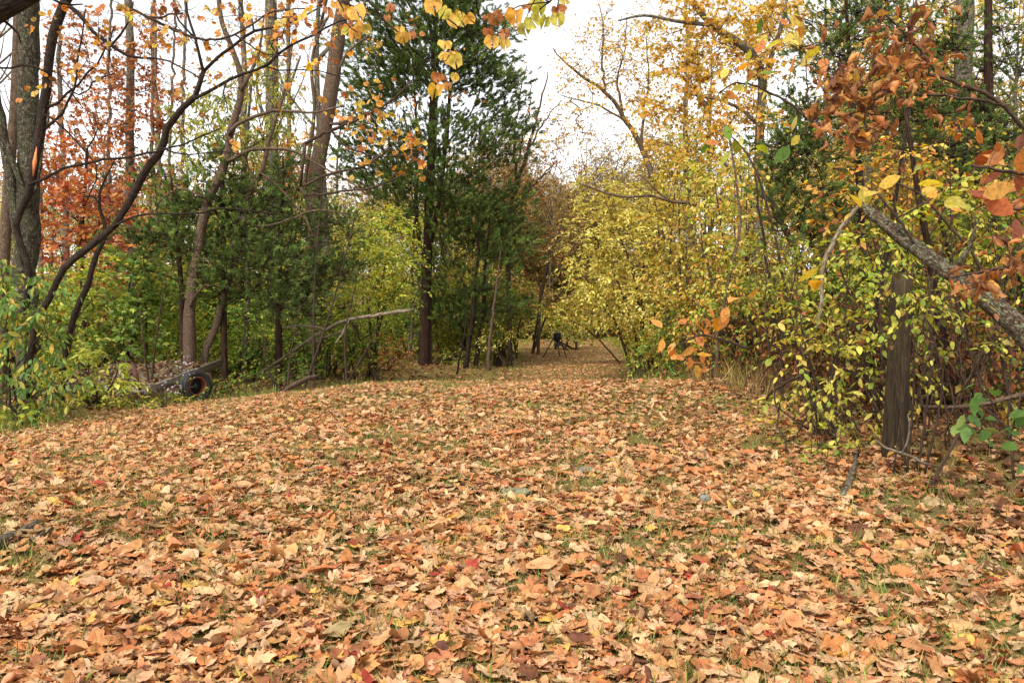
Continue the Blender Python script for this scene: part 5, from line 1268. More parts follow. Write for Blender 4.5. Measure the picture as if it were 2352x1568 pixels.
def place(root, u, D, scale, rot, first):
    o = root if first else copy_tree(root)
    b = on_ground(u, D, .05); o.location = b; o.rotation_euler = (0, 0, rot); o.scale = (scale,) * 3
    return o
rf = np.random.default_rng(300)
ZONES = [ # prototype label variants per zone
    ('left', 'beyond the young cedars on the left', [(-260, 20, 60), (-120, 24, 60), (40, 26, 62), (180, 30, 66), (330, 34, 70), (460, 33, 64), (590, 36, 70), (700, 38, 72), (820, 34, 70), (900, 40, 74)]),
    ('mid', 'at the end of the track', []), ('right', 'beyond the thicket on the right', [])]
def forest():
    g1 = proto_tree('tree', 'tall bare grey tree among others in the wood behind the left undergrowth', ORA, 15, 301, .13, .012, .26, grp='bare trees of the wood on the left', kids=6)
    g2 = proto_tree('tree', 'thin tree with scattered orange leaves in the wood behind the left undergrowth', ORA + RED + OLI, 8, 302, .08, .3, .18, grp='orange trees of the wood on the left', kids=5)
    g3 = proto_tree('tree', 'yellow-leaved tree in the wood behind the left undergrowth', YEL + YGR, 6.5, 303, .08, .6, .22, crown_from=.25, grp='yellow trees of the wood on the left', kids=5)
    first = [True] * 3
    for i in range(44):
        u = rf.uniform(-420, 1010); D = rf.uniform(29, 68)
        k = rf.choice(3, p=[.42, .3, .28])
        if k == 2 and D < 36: D += 8
        place((g1, g2, g3)[k], u, D, rf.uniform(.8, 1.25), rf.random() * 6.28, first[k]); first[k] = False
    for i in range(20):
        place(g3, rf.uniform(230, 1150), rf.uniform(38, 50), rf.uniform(.85, 1.25), rf.random() * 6.28, False)
    # end of the track
    h1 = proto_tree('tree', 'bare twiggy tree of the brown wood closing the end of the track', TAN + OLI, 12, 311, .1, .3, .24, grp='bare trees at the end of the track', crown_from=.25, kids=10)
    h2 = proto_tree('tree', 'dull orange tree of the wood closing the end of the track', TAN + GOLD, 8.5, 312, .1, .55, .22, grp='orange trees at the end of the track', crown_from=.2, kids=5)
    first = [True] * 2
    for i in range(64):
        u = rf.uniform(1090, 1560); D = rf.uniform(64, 100)
        k = rf.choice(2, p=[.6, .4]); place((h1, h2)[k], u, D, rf.uniform(.9, 1.5), rf.random() * 6.28, first[k]); first[k] = False
    # right
    k1 = proto_tree('tree', 'golden tree rising behind the right thicket', GOLD + YEL, 13, 321, .13, .42, .2, grp='golden trees behind the right thicket', crown_from=.3, kids=7)
    k2 = proto_tree('tree', 'bare grey tree rising behind the right thicket', GOLD, 14, 322, .14, .12, .18, grp='bare trees behind the right thicket', kids=7)
    first = [True] * 2
    for i in range(26):
        u = rf.uniform(1500, 2750); D = rf.uniform(27, 62)
        k = rf.choice(2, p=[.62, .38]); place((k1, k2)[k], u, D, rf.uniform(.8, 1.2), rf.random() * 6.28, first[k]); first[k] = False
    for i in range(20):
        place(k1, rf.uniform(1700, 2700), rf.uniform(19, 40), rf.uniform(.75, 1.0), rf.random() * 6.28, False)
    # the far brown wood showing between the left trunks
    for i in range(54):
        u = rf.uniform(-300, 1180); D = rf.uniform(56, 88); k = rf.choice(3, p=[.45, .3, .25])
        o = place((h1, h2, g3)[k], u, D, rf.uniform(.9, 1.2) * (1, 1.25, 1.6)[k], rf.random() * 6.28, False)
        o['label'] = ('twiggy brown tree of the far wood showing between the trunks on the left', 'dull orange tree of the far wood showing between the trunks on the left', 'yellow tree of the far wood showing between the trunks on the left')[k]
        o['group'] = ('brown trees of the far left wood', 'orange trees of the far left wood', 'yellow trees of the far left wood')[k]
    for i in range(30):
        u = rf.uniform(1400, 2700); D = rf.uniform(50, 84); k = rf.choice(2)
        o = place((h1, h2)[k], u, D, rf.uniform(.95, 1.3), rf.random() * 6.28, False)
        o['label'] = ('twiggy brown tree of the far wood behind the right thicket', 'dull orange tree of the far wood behind the right thicket')[k]
        o['group'] = ('brown trees of the far right wood', 'orange trees of the far right wood')[k]
    # understory
    s1 = proto_shrub('yellow shrub in the understory of the left wood', YEL + YGR, 331, 'yellow shrubs of the left understory')
    s2 = proto_shrub('green shrub in the understory of the left wood', GRN + YGR, 332, 'green shrubs of the left understory')
    s3 = proto_shrub('rusty shrub in the understory of the left wood', RUST + OLI, 333, 'rusty shrubs of the left understory')
    first = [True] * 3
    for i in range(64):
        D = rf.uniform(24, 66) if i > 18 else rf.uniform(25, 30)
        u = rf.uniform(-500, 1080 if D > 34 else 800)
        k = rf.choice(3, p=[.42, .36, .22]); place((s1, s2, s3)[k], u, D, rf.uniform(.8, 1.5), rf.random() * 6.28, first[k]); first[k] = False
    t1 = proto_shrub('amber shrub in the understory behind the right thicket', GOLD + OLI, 341, 'amber shrubs behind the right thicket')
    t2 = proto_shrub('olive shrub in the understory behind the right thicket', OLI + GRN, 342, 'olive shrubs behind the right thicket')
    first = [True] * 2
    for i in range(40):
        D = rf.uniform(15, 50); lo = 1176 + F * (right_edge(min(D, 60)) + 2.2) / D
        u = rf.uniform(lo, 2800)
        k = rf.choice(2); place((t1, t2)[k], u, D, rf.uniform(.8, 1.5), rf.random() * 6.28, first[k]); first[k] = False
    e1 = proto_shrub('brownish shrub across the far end of the track', TAN + OLI + OLI, 351, 'shrubs across the end of the track')
    for i in range(56):
        D = rf.uniform(61, 90); u = rf.uniform(1040, 1640); place(e1, u, D, rf.uniform(1.1, 1.9) * (1 + (D > 68) * .8), rf.random() * 6.28, i == 0)
forest()
plant('tree', 'bare many-limbed tree fanning up right of the big cedar', 'tree',
      [ln(36, (1172, 820, 6), (1168, 640, 5.4), (1172, 490, 5), (1190, 420, 4.4), (1215, 340, 3.6), (1236, 260, 2.6), (1252, 200, 1.8), (1258, 165, 1))],
      [(B(1250, 300, 36, 70, 90, 1.8), .13), (B(1210, 250, 36, 60, 80, 1.6), .1), (B(1280, 400, 36, 60, 60, 1.6), .16), (B(1200, 420, 36, 50, 60, 1.4), .14)], LS(ORA, .12, k=2, m=5, L=.5), 'bark_brown', 360, tip=.008, seg=.5, noattach=16,
      limbs=[ln(36, (1172, 490, 3), (1180, 420, 2.6), (1200, 330, 2.2), (1216, 250, 1.6), (1220, 180, 1)), ln(36, (1174, 486, 3), (1204, 450, 2.4), (1240, 410, 1.8), (1280, 370, 1)), ln(36, (1190, 420, 2.6), (1180, 340, 2.2), (1190, 250, 1.6), (1210, 150, 1)), ln(36, (1215, 340, 2.2), (1250, 280, 1.7), (1290, 230, 1))], jit=.03)
plant('tree', 'small bare forked tree on the left of the track beyond the big cedar', 'tree',
      [ln(41, (1236, 760, 4), (1240, 690, 3.6), (1250, 640, 3), (1262, 590, 2.2), (1282, 540, 1.6), (1300, 470, 1))], [(B(1270, 560, 41, 50, 60, 1.4), .16), (B(1230, 600, 41, 40, 50, 1.2), .16)], LS(OLI + ORA, .12, k=2, m=5, L=.5), 'bark_brown', 361, tip=.008, seg=.5, noattach=10,
      limbs=[ln(41, (1244, 665, 2.4), (1226, 620, 2), (1214, 560, 1.5), (1210, 500, 1)), ln(41, (1250, 640, 2), (1290, 610, 1.6), (1320, 560, 1))])
mark('far')
# ------------------------------------------------------------------ tripod feeder on the track
def feeder():
    D = 38; k = pxm(D)
    base = np.array([P(1280, 822, D)[0], D, 0]); base[2] = float(G(base[0], D))
    root = thing('tripod_feeder', 'black tripod game feeder standing in the middle of the leafy track', 'feeder', base)
    blk = plain_mat('weathered_black_paint', (12, 12, 13), (26, 25, 25), 14, .75)
    grey = plain_mat('dark_spinner_housing', (18, 19, 22), (36, 38, 42), 14, .7)
    def lathe(name, prof, mat, seg=24, parent=root):
        mb = MB(); th = np.arange(seg) * 2 * math.pi / seg
        V = np.concatenate([np.stack([r_ * np.cos(th), r_ * np.sin(th), np.full(seg, z)], -1) for r_, z in prof]) + base
        n = len(prof); i = np.arange(n - 1)[:, None] * seg; j = np.arange(seg)[None]
        L = np.stack([i + j, i + (j + 1) % seg, i + seg + (j + 1) % seg, i + seg + j], -1).reshape(-1)
        mb.add(V, np.concatenate([L, np.arange(seg)[::-1], (n - 1) * seg + np.arange(seg)]), [4] * ((n - 1) * seg) + [seg, seg]); return mb.build(name, mat, parent)
    lathe('bucket', [(.05, .70), (.07, .74), (.155, .84), (.165, .87), (.165, 1.08), (.172, 1.09)], blk)
    lid = lathe('lid', [(.178, 1.091), (.182, 1.10), (.178, 1.115), (.10, 1.145), (.02, 1.15)], blk)
    mb = MB(); mb.tube(base + np.array([[-.05, 0, 1.145], [-.04, 0, 1.19], [.04, 0, 1.19], [.05, 0, 1.145]]), .008, 6); mb.build('handle', blk, lid)
    lathe('spinner_housing', [(.20, .545), (.205, .56), (.15, .60), (.08, .64), (.05, .70)], grey)
    lathe('motor_box', [(.06, .50), (.07, .51), (.07, .543), (.05, .544)], blk)
    for (u, v, dy, tu) in ((1246, 822, -.25, -1), (1302, 824, -.3, 1), (1285, 817, .55, .1)):
        x = P(u, v, D + dy)[0]; f = np.array([x, D + dy, 0]); f[2] = float(G(f[0], f[1])) - .03
        top = base + np.array([.16 * tu if abs(tu) > .5 else .02, .02 if abs(tu) > .5 else .15, .93])
        mb = MB(); q = np.array([top, top * .5 + f * .5, f]); mb.tube(q, [.026, .025, .024], 8); leg = mb.build('leg', blk, root)
        mb = MB(); mb.box(top + [0, 0, -.03], (.05, .05, .1)); mb.build('bracket', blk, leg)
    mb = MB(); mb.box(base + np.array([.06, -.172, .97]), (.1, .05, .13)); mb.build('control_box', grey, root)
feeder()

# ------------------------------------------------------------------ old trailer overgrown beside the clearing
def trailer():
    r = np.random.default_rng(400)
    A = P(329, 897, 13.5); Bp = P(500, 824, 17.4)                     # near side rail, front to back
    for q in (A, Bp): pass
    ax = (Bp - A); ax[2] *= .75; L = np.linalg.norm(ax); e1 = ax / L
    e2 = np.array([-e1[1], e1[0], 0.0]); e2 /= np.linalg.norm(e2)      # towards the far side (left, back)
    e3 = np.cross(e1, e2); R = np.stack([e1, e2, e3], 1)
    O = A
    gz = float(G(O[0], O[1]))
    root = thing('trailer', 'derelict flatbed trailer with a leaf-covered deck sunk into the undergrowth at left', 'trailer', (O[0], O[1], gz))
    W = 1.75
    wood = plain_mat('grey_deck_board', (108, 98, 84), (150, 138, 118), 9, .85, 0, (1, 1, 1), .5, (86, 92, 62))
    rust = plain_mat('rust_red_steel', (58, 32, 26), (86, 48, 36), 24, .75, .2, (1, 1, 1), .5)
    pale = plain_mat('peeling_pale_rail', (78, 72, 60), (112, 104, 88), 18, .7, 0, (1, 1, 1), .4, (92, 74, 56))
    rub = plain_mat('perished_black_rubber', (16, 16, 17), (34, 33, 32), 30, .6)
    rim_m = plain_mat('orange_rust_rim', (70, 38, 27), (124, 64, 38), 26, .8, .1)
    pt = lambda a, b, c: O + e1 * a + e2 * b + e3 * c
    mb = MB()
    for k in range(9):                                                # deck boards run along the bed
        w = W / 9; mb.box(pt(L * .48 + r.uniform(-.05, .05), (k + .5) * w, -.02 + r.uniform(-.008, .008)), (L * .93 + r.uniform(-.15, .1), w - .012, .035), R)
    mb.build('deck', wood, root)
    for b in (-.05, W + .05):
        mb = MB(); mb.box(pt(L * .5, b, -.03), (L * 1.02, .05, .14), R); mb.box(pt(L * .5, b, .045), (L * 1.02, .085, .02), R)
        for k in range(6): mb.box(pt(.15 + k * L * .18, b - .034 if b < 0 else b + .034, -.03), (.03, .02, .03), R)
        mb.build('side_rail', pale, root)
    for a in (.02, L * .52, L * .98):
        mb = MB(); mb.box(pt(a, W / 2, -.1), (.07, W, .09), R); mb.build('cross_member', rust, root)
    # stakes at the front
    s0 = P(407 * .784 + 0, 905, 15.9)
    def stake(name, u0, v0, u1, v1, D, w, mat, ro=None):
        a, b = P(u0, v0, D), P(u1, v1, D); d = b - a; h = np.linalg.norm(d); z = d / h
        x = np.array([1.0, .25, 0]); x -= z * x.dot(z); x /= np.linalg.norm(x); Rm = np.stack([x, np.cross(z, x), z], 1)
        m2 = MB(); m2.box((a + b) / 2, (w, w * .45, h), Rm); return m2.build(name, mat, root)
    stake('stake', 321, 902, 305, 838, 13.6, .075, rust)
    stake('stake', 291, 895, 270, 836, 14.4, .065, pale)
    # wheel
    wc = P(449, 887, 14.2)
    axd = np.array([.80, -.60, .04]); axd /= np.linalg.norm(axd)
    whl = bpy.data.objects.new('wheel', None); C.objects.link(whl); whl.parent = root; whl.location = [float(q) for q in wc - np.array(root.location)]
    sx = np.cross(axd, [0, 0, 1.0]); sx /= np.linalg.norm(sx); sz = np.cross(sx, axd)
    def ring(name, prof, mat, seg=48, lug=0.0):
        prof = [(a_ * (.86 if a_ < .32 else 1), h_ * .8, l_) for a_, h_, l_ in prof]
        m2 = MB(); th = np.arange(seg) * 2 * math.pi / seg; n = len(prof); V = []
        for (rr, h, lg) in prof:
            rad = rr + lug * lg * ((np.arange(seg) % 2) * 2 - 1)
            V.append(wc + axd * h + (rad * np.cos(th))[:, None] * sx + (rad * np.sin(th))[:, None] * sz)
        V = np.concatenate(V); i = np.arange(n)[:, None] * seg; j = np.arange(seg)[None]; i2 = ((np.arange(n) + 1) % n)[:, None] * seg
        Lp = np.stack([i + j, i + (j + 1) % seg, i2 + (j + 1) % seg, i2 + j], -1).reshape(-1)
        m2.add(V, Lp, [4] * (n * seg)); return m2.build(name, mat, whl, smooth=(lug == 0))
    Rr = .335 * .86
    ring('tyre', [(.185, .08, 0), (.22, .105, 0), (.28, .115, 0), (.315, .10, 0), (Rr, .075, 1), (Rr + .006, 0, .6), (Rr, -.075, 1), (.315, -.10, 0), (.28, -.115, 0), (.22, -.105, 0), (.185, -.08, 0)], rub, 60, .006)
    ring('rim', [(.184, .085, 0), (.198, .108, 0), (.176, .10, 0), (.165, .06, 0), (.15, -.02, 0), (.158, -.06, 0), (.184, -.08, 0)], rim_m, 48)
    m2 = MB(); m2.tube(np.array([wc - axd * .05, wc - axd * .03]), [.132, .132], 32); m2.tube(np.array([wc - axd * .03, wc + axd * .03]), [.06, .05], 16); m2.build('hub', rub, whl)
    m2 = MB(); m2.tube(np.array([wc - axd * .1, wc - axd * 1.4]), [.035, .035], 10); m2.build('axle', rust, root)
    # bent steel loop behind the wheel
    m2 = MB(); c = P(475, 868, 14.9); a = np.linspace(0, 2 * math.pi, 15); m2.tube(c + np.stack([.075 * np.cos(a), .02 * np.sin(a), .085 * np.sin(a)], -1), .016, 8, cap=False); m2.build('loop_bracket', rust, root, True)
    # leaves lying on the deck belong to the leaf fall
    n = 620; a = r.uniform(.05, L * .9, n); b = r.uniform(0, W, n); pos = O + e1 * a[:, None] + e2 * b[:, None] + e3 * (.02 + .07 * r.random(n) ** 1.5)[:, None]
    d = r.standard_normal((n, 3)) * [1, 1, .25]; nr = np.array([0, 0, 1.0]) + .45 * r.standard_normal((n, 3)); lf = MB()
    put_leaves(lf, 'maple_lo', pos, d, nr, r.uniform(.08, .16, n), pick(LIT, n, r, .14, .3), r)
    o = lf.build('leaf_litter', M['litter']); tag(o, 'brown fallen leaves heaped on the deck of the old trailer', kind='stuff')
trailer()
def aster(u, v, D, lab, seed, h):
    r = np.random.default_rng(seed); b = on_ground(u, D); top = P(u, v, D); root = thing('aster', lab, 'flower', b, 'asters by the trailer' if 0 else None)
    mb = MB(); ends = []
    for k in range(7):
        e = top + r.uniform(-1, 1, 3) * np.array([.16, .12, .14]); q, rd = resample(np.array([b, b * .4 + e * .6 + r.uniform(-.05, .05, 3), e]), np.array([.006, .004, .002]), .1, r, .004); mb.tube(q, rd, 4); ends.append(e)
    mb.build('stem', M['bark_twig'], root, True)
    n = 34; pos = np.array([ends[i % 7] for i in range(n)]) + .055 * r.standard_normal((n, 3)); lf = MB()
    put_leaves(lf, 'flower', pos, np.array([0, -.6, .8]) + .5 * r.standard_normal((n, 3)), r.standard_normal((n, 3)), r.uniform(.012, .022, n), pick([((196, 184, 198), 3), ((212, 206, 210), 2), ((178, 160, 184), 1)], n, r, .08), r)
    lf.build('blossom', M['leaf'], root)
    n = 30; t = r.random(n); pos = b + (top - b) * t[:, None] + .06 * r.standard_normal((n, 3)); lf = MB()
    put_leaves(lf, 'lance', pos, np.array([0, 0, .2]) + .6 * r.standard_normal((n, 3)), r.standard_normal((n, 3)), r.uniform(.05, .09, n), pick(GRN + OLI, n, r, .15), r); lf.build('leaf', M['leaf'], root)
aster(416, 838, 13.2, 'clump of pale lilac asters blooming in front of the trailer deck', 410, 1)
aster(402, 905, 12.9, 'small pale aster among weeds at the foot of the trailer wheel', 411, 1)
aster(1640, 905, 12, 'few pale asters in the dry grass on the right', 412, 1)

# ------------------------------------------------------------------ dead wood, sticks, stones
def stick(name, label, pts, mat, seed, cat='branch', sides=12, rough=.04, group=None, twigs=(), snap=True):
    r = np.random.default_rng(seed); P0, R0 = poly(pts); root = thing(name, label, cat, P0[0], group)
    q, rd = resample(P0, R0, .1, r, .006); mb = MB(); mb.tube(q, rd, sides, rough=rough)
    o = mb.build('stem', M[mat], root, True)
    for t in twigs:
        q, rd = resample(*poly(t), .08, r, .006); mb = MB(); mb.tube(q, rd, 6); mb.build('side_branch', M[mat], root, True)
    return root
stick('dead_branch', 'pale dead limb leaning through the shrubs, its end left of the cedar trunk', [(590, 862, 20.5, 3), (650, 822, 20, 3.2), (702, 786, 19.4, 3.5), (750, 757, 18.9, 3.8), (790, 737, 18.5, 4), (845, 726, 18.1, 4.2), (900, 718, 17.8, 4.2), (943, 711, 17.6, 4.2)], 'deadwood', 420,
      twigs=[[(702, 786, 19.4, 4), (760, 770, 19, 3), (800, 752, 18.8, 2)], [(750, 757, 18.9, 4), (700, 748, 18.8, 3), (650, 752, 18.8, 2)], [(800, 736, 18.4, 4), (790, 760, 18.3, 3), (770, 790, 18.2, 2)]])
stick('fallen_branch', 'curved brown branch lying at the edge of the leaves right of the trailer', [(634, 914, 13.9, 5), (656, 896, 14.2, 5.5), (684, 880, 14.6, 6), (708, 869, 15, 6), (730, 864, 15.3, 5)], 'bark_brown', 421)
def ground_stick(name, label, pts, wpx, mat, seed, lift=.02, twigs=()):
    r = np.random.default_rng(seed); w = []
    for (u, v) in pts:
        D = 3.0
        for _ in range(60):
            z = float(G(P(u, v, D)[0], D)); h = P(u, v, D)[2] - z
            D += h * 2.2 if h > 0 else h * 2.2
        w.append(P(u, v, D) + [0, 0, lift])
    w = np.array(w); rad = np.array(wpx) * w[:, 1] / F; root = thing(name, label, 'branch', w[0])
    q, rd = resample(w, rad, .05, r, .004); mb = MB(); mb.tube(q, rd, 10, rough=.06); mb.build('stem', M[mat], root, True)
ground_stick('stick', 'broken grey stick lying on the leaves at the left edge', [(-30, 1276), (10, 1254), (50, 1234), (88, 1214)], [11, 10, 9, 7], 'bark_grey', 430, .04)
ground_stick('stick', 'shorter grey stick beside the broken one at the left edge', [(74, 1252), (94, 1240), (116, 1228)], [5, 5, 4], 'bark_grey', 431, .03)
ground_stick('stick', 'thin dry twig on the leaves at the lower right', [(1934, 1150), (1950, 1120), (1962, 1080), (1966, 1046)], [7, 7, 6, 5], 'bark_grey', 432, .04)
def leaner(label, pts, seed, mat='bark_twig', twigs=()):
    stick('dead_branch', label, pts, mat, seed, twigs=twigs, sides=7)
leaner('bare twig leaning up out of the leaves in front of the right thicket', [(2118, 1130, 6.0, 4), (2150, 1090, 6.1, 4), (2190, 1020, 6.2, 3.6), (2230, 950, 6.4, 3)], 433)
leaner('bleached wiry twig arching over the leaves at the foot of the post', [(2150, 1070, 6.2, 3), (2100, 1050, 6.2, 3.2), (2060, 1040, 6.2, 3), (2010, 1010, 6.3, 2.4)], 434, 'deadwood', [[(2070, 1042, 6.2, 2.4), (2090, 990, 6.2, 2), (2085, 950, 6.2, 1.6)]])
leaner('long fallen pole lying across the dark thicket at the right', [(2352, 905, 7.4, 6), (2270, 925, 7.5, 6), (2180, 935, 7.7, 5.5), (2110, 930, 7.9, 5)], 435, 'bark_brown')
leaner('thin bare twig reaching left over the dry grass', [(1870, 850, 8.2, 3), (1820, 870, 8.3, 3), (1770, 905, 8.6, 2.6), (1740, 950, 8.9, 2.2)], 436)
leaner('long bare arching twig above the bright yellow shrubbery', [(1600, 470, 17, 4), (1540, 462, 17, 3.6), (1500, 450, 17, 3.2), (1440, 452, 17, 3), (1380, 440, 17, 2.6), (1330, 420, 17, 2)], 437, 'bark_brown', [[(1540, 462, 17, 3), (1510, 440, 17, 2.4), (1470, 400, 17, 1.6)]])
def stone(label, u, v, w, h, seed, flat=.4, pal=((120, 116, 96), (160, 152, 128))):
    r = np.random.default_rng(seed); c = hit(u, v) + np.array([0, 0, .012]); D = c[1]; k = pxm(D); mb = MB(); seg, rows = 18, 7; V = []
    for i in range(rows):
        ph = (i / (rows - 1)) * math.pi / 2
        for j in range(seg):
            a = j * 6.283 / seg; q = (math.cos(ph) ** .45) * (1 + .10 * math.sin(3 * a + seed) + .06 * math.sin(5 * a + 2 * seed))
            V.append(c + np.array([math.cos(a) * w * k * q, math.sin(a) * w * k * q * h, flat * w * k * math.sin(ph) ** .7 + .004 * r.standard_normal()]))
    L_ = []; n = []
    for i in range(rows - 1):
        for j in range(seg): L_ += [i * seg + j, i * seg + (j + 1) % seg, (i + 1) * seg + (j + 1) % seg, (i + 1) * seg + j]; n.append(4)
    mb.add(np.array(V), L_ + [(rows - 1) * seg + j for j in range(seg)], n + [seg])
    o = mb.build('stone', plain_mat('lichened_field_stone', pal[0], pal[1], 22, .85, 0, (1, 1, 1), .6, (110, 116, 84)), None, False, loc=c); tag(o, label, 'stone')
stone('flat greenish stone set flush in the leaves near the middle of the clearing', 1184, 1136, 32, 1.3, 440, .2, ((96, 90, 70), (134, 126, 100)))
stone('small upright grey stone among the leaves right of the flat stone', 1618, 1156, 13, .8, 441, 1.2, ((98, 97, 95), (136, 134, 130)))
stone('low bluish stone mostly buried in leaves behind the flat stone', 1345, 1083, 26, .9, 442, .22, ((88, 90, 82), (122, 122, 108)))

# ------------------------------------------------------------------ yellow heart-shaped leaves hanging in at the top
def top_branch():
    r = np.random.default_rng(450); D = 2.9
    def br(label, lines, leaves, loc):
        root = thing('overhanging_branch', label, 'branch', P(*loc, D)); mb = MB()
        l0 = lines[0][0]; lines = [[(l0[0] + 160, -900, l0[2] * 2.4), (l0[0] + 50, -420, l0[2] * 1.6)] + lines[0]] + lines[1:]
        for l in lines:
            q, rd = resample(*poly([(u, v, D + .05 * r.standard_normal(), w) for u, v, w in l]), .03, r, .0015); mb.tube(q, rd, 6)
        mb.build('bough', M['bark_dark'], root, True)
        Y = [((224, 176, 62), 3), ((214, 160, 54), 2), ((216, 184, 76), 2)]; Gn = [((186, 178, 62), 3), ((170, 170, 60), 2)]; Br = [((168, 104, 52), 2), ((186, 120, 58), 2)]
        for (u, v, s, ang, kind) in leaves:
            lf = MB(); a = math.radians(ang); size = 1.15 * s * pxm(D)
            d = np.array([[math.sin(a), r.uniform(-.45, .25), -math.cos(a)]]); p0 = P(u, v, D + .08 * r.standard_normal()) - d[0] / np.linalg.norm(d[0]) * size * .5
            nr = np.array([[r.uniform(-.5, .5), -1, r.uniform(-.2, .5)]])
            pal = {'y': Y, 'g': Gn, 'b': Br}[kind]
            put_leaves(lf, 'heart', p0[None], d, nr, np.array([size]), pick(pal, 1, r, .06), r, r.uniform(.72, .95))
            # stalk
            mb2 = lf; o = lf.build('leaf', M['bigleaf'], root, True)
        return root
    z = lambda x, y: (784 + x / 4.286, y / 4.286)
    def lv(*q): return [(*z(x, y), s / 4.286, a, k) for x, y, s, a, k in q]
    br('leafy twig dangling green-gold heart-shaped leaves against the white sky, right of the cedar top',
       [[(1330, -60, 3), (1290, -20, 2.6), (1262, 4, 2.2), (1240, 22, 1.6)], [(1262, 4, 1.8), (1200, 12, 1.4), (1176, 22, 1)], [(1290, -20, 1.8), (1280, 16, 1.4), (1272, 34, 1)], [(1262, 4, 1.5), (1232, -4, 1.3), (1210, 40, 1)]],
       lv((1715, 165, 190, -10, 'y'), (1800, 275, 180, 12, 'g'), (1890, 225, 180, 30, 'g'), (1940, 70, 200, 8, 'g'), (2000, 215, 150, -20, 'g'), (2125, 195, 160, -5, 'g'), (2140, 110, 140, 20, 'b'), (2200, 20, 110, 0, 'g'), (1870, 60, 120, -30, 'b'), (1805, 75, 60, 40, 'b')), (1330, -60))
    br('twig of spotted yellow leaves hanging in front of the cedar top',
       [[(940, -60, 3), (970, -14, 2.6), (1008, 28, 2.2), (1056, 62, 2), (1094, 76, 1.6), (1116, 86, 1.2)], [(1056, 62, 1.6), (1062, 36, 1.2), (1056, 20, 1)], [(1090, -40, 2.4), (1094, 6, 2), (1100, 36, 1.6), (1124, 62, 1.2), (1150, 76, 1)]],
       lv((905, 55, 175, 12, 'y'), (1015, 130, 150, -40, 'g'), (1125, 190, 190, 15, 'y'), (1170, 200, 170, 30, 'y'), (1262, 190, 120, 40, 'y'), (1520, 180, 170, 25, 'b'), (1410, 170, 60, -30, 'b'), (1450, 320, 120, 10, 'b'), (1480, 420, 150, -5, 'y'), (1605, 335, 120, 5, 'b'), (1612, 435, 120, 0, 'y')), (940, -60))
    br('darker twig carrying ragged golden leaves across the middle of the cedar',
       [[(790, -40, 3), (838, -6, 2.6), (866, 26, 2.4), (890, 56, 2.2), (926, 84, 2), (950, 116, 1.8), (980, 138, 1.6), (1006, 160, 1.3), (1016, 176, 1)], [(980, 138, 1.4), (1020, 140, 1.1), (1036, 120, .9)], [(784, 4, 2), (830, 20, 1.6), (870, 24, 1.2)]],
       lv((1018, 440, 130, -5, 'y'), (1010, 560, 130, -25, 'y'), (1075, 575, 150, 10, 'y'), (1120, 600, 170, 5, 'y'), (940, 760, 120, 0, 'b'), (1015, 770, 60, 60, 'b'), (1118, 760, 115, -5, 'y'), (1052, 850, 90, 0, 'b'), (920, 890, 160, -15, 'y'), (975, 860, 90, -10, 'y'), (570, 300, 110, 0, 'y'), (605, 370, 130, 10, 'y'), (690, 350, 90, 0, 'b'), (795, 335, 60, -40, 'b')), (790, -40))
    br('twig with a cluster of yellow and tan leaves over the leaning brown trunk',
       [[(720, -50, 3), (770, -10, 2.4), (800, 10, 2), (812, 30, 1.6)], [(770, -10, 1.8), (790, 30, 1.4), (800, 60, 1.2), (820, 74, 1)]],
       lv((150, 120, 200, 25, 'y'), (40, 110, 140, -10, 'y'), (75, 150, 110, 0, 'b'), (130, 330, 170, -10, 'y'), (45, 310, 120, -35, 'g'), (180, 260, 130, -60, 'y'), (250, 290, 110, 30, 'y'), (485, 80, 100, -20, 'b'), (450, 180, 80, 0, 'b'), (375, 440, 60, 20, 'y'), (-60, 60, 110, 10, 'y'), (-140, 100, 80, -10, 'b')), (720, -50))
top_branch()
# the redbud sprays hanging in front of the big cedar
leafy_branch('fine bare-twigged redbud spray of small orange leaves before the left half of the cedar', 9.2,
             [[(700, 330, 4), (760, 300, 3.4), (830, 270, 3), (900, 230, 2.4), (950, 180, 1.6)], [(690, 430, 3.4), (760, 400, 3), (840, 380, 2.6), (900, 340, 2)], [(760, 300, 2.6), (800, 340, 2.2), (880, 360, 1.8), (970, 350, 1.2)], [(700, 450, 3), (780, 440, 2.4), (860, 430, 2), (930, 400, 1.4)]],
             [(810, 230, 50, 40, 12), (860, 260, 60, 40, 20), (880, 300, 60, 40, 26), (830, 300, 50, 40, 14), (920, 330, 60, 40, 22), (890, 370, 50, 30, 9), (960, 340, 30, 30, 7), (880, 210, 50, 30, 8), (800, 380, 40, 50, 4), (960, 390, 40, 20, 5), (770, 250, 40, 60, 5)], 'heart', ORA + GOLD, .075, 460, droop=.9)
leafy_branch('scatter of single orange redbud leaves on bare twigs against the sky at upper left', 8.6,
             [[(380, 60, 3.4), (460, 90, 3), (540, 80, 2.4), (620, 30, 2), (700, 20, 1.4)], [(540, 80, 2), (600, 120, 1.6), (660, 130, 1.2)], [(300, 20, 3), (350, 40, 2.4), (420, 30, 2)]],
             [(500, 20, 40, 16, 6), (330, 40, 40, 26, 9), (610, 30, 60, 30, 8), (410, 90, 30, 30, 4), (690, 20, 60, 26, 9), (390, 215, 10, 10, 2), (660, 130, 50, 60, 5), (560, 110, 40, 30, 3), (710, 130, 60, 60, 6), (330, 110, 30, 20, 3), (160, 170, 14, 10, 2), (70, 200, 16, 8, 2)], 'heart', ORA + GOLD, .085, 461, droop=.9)
mark('things')

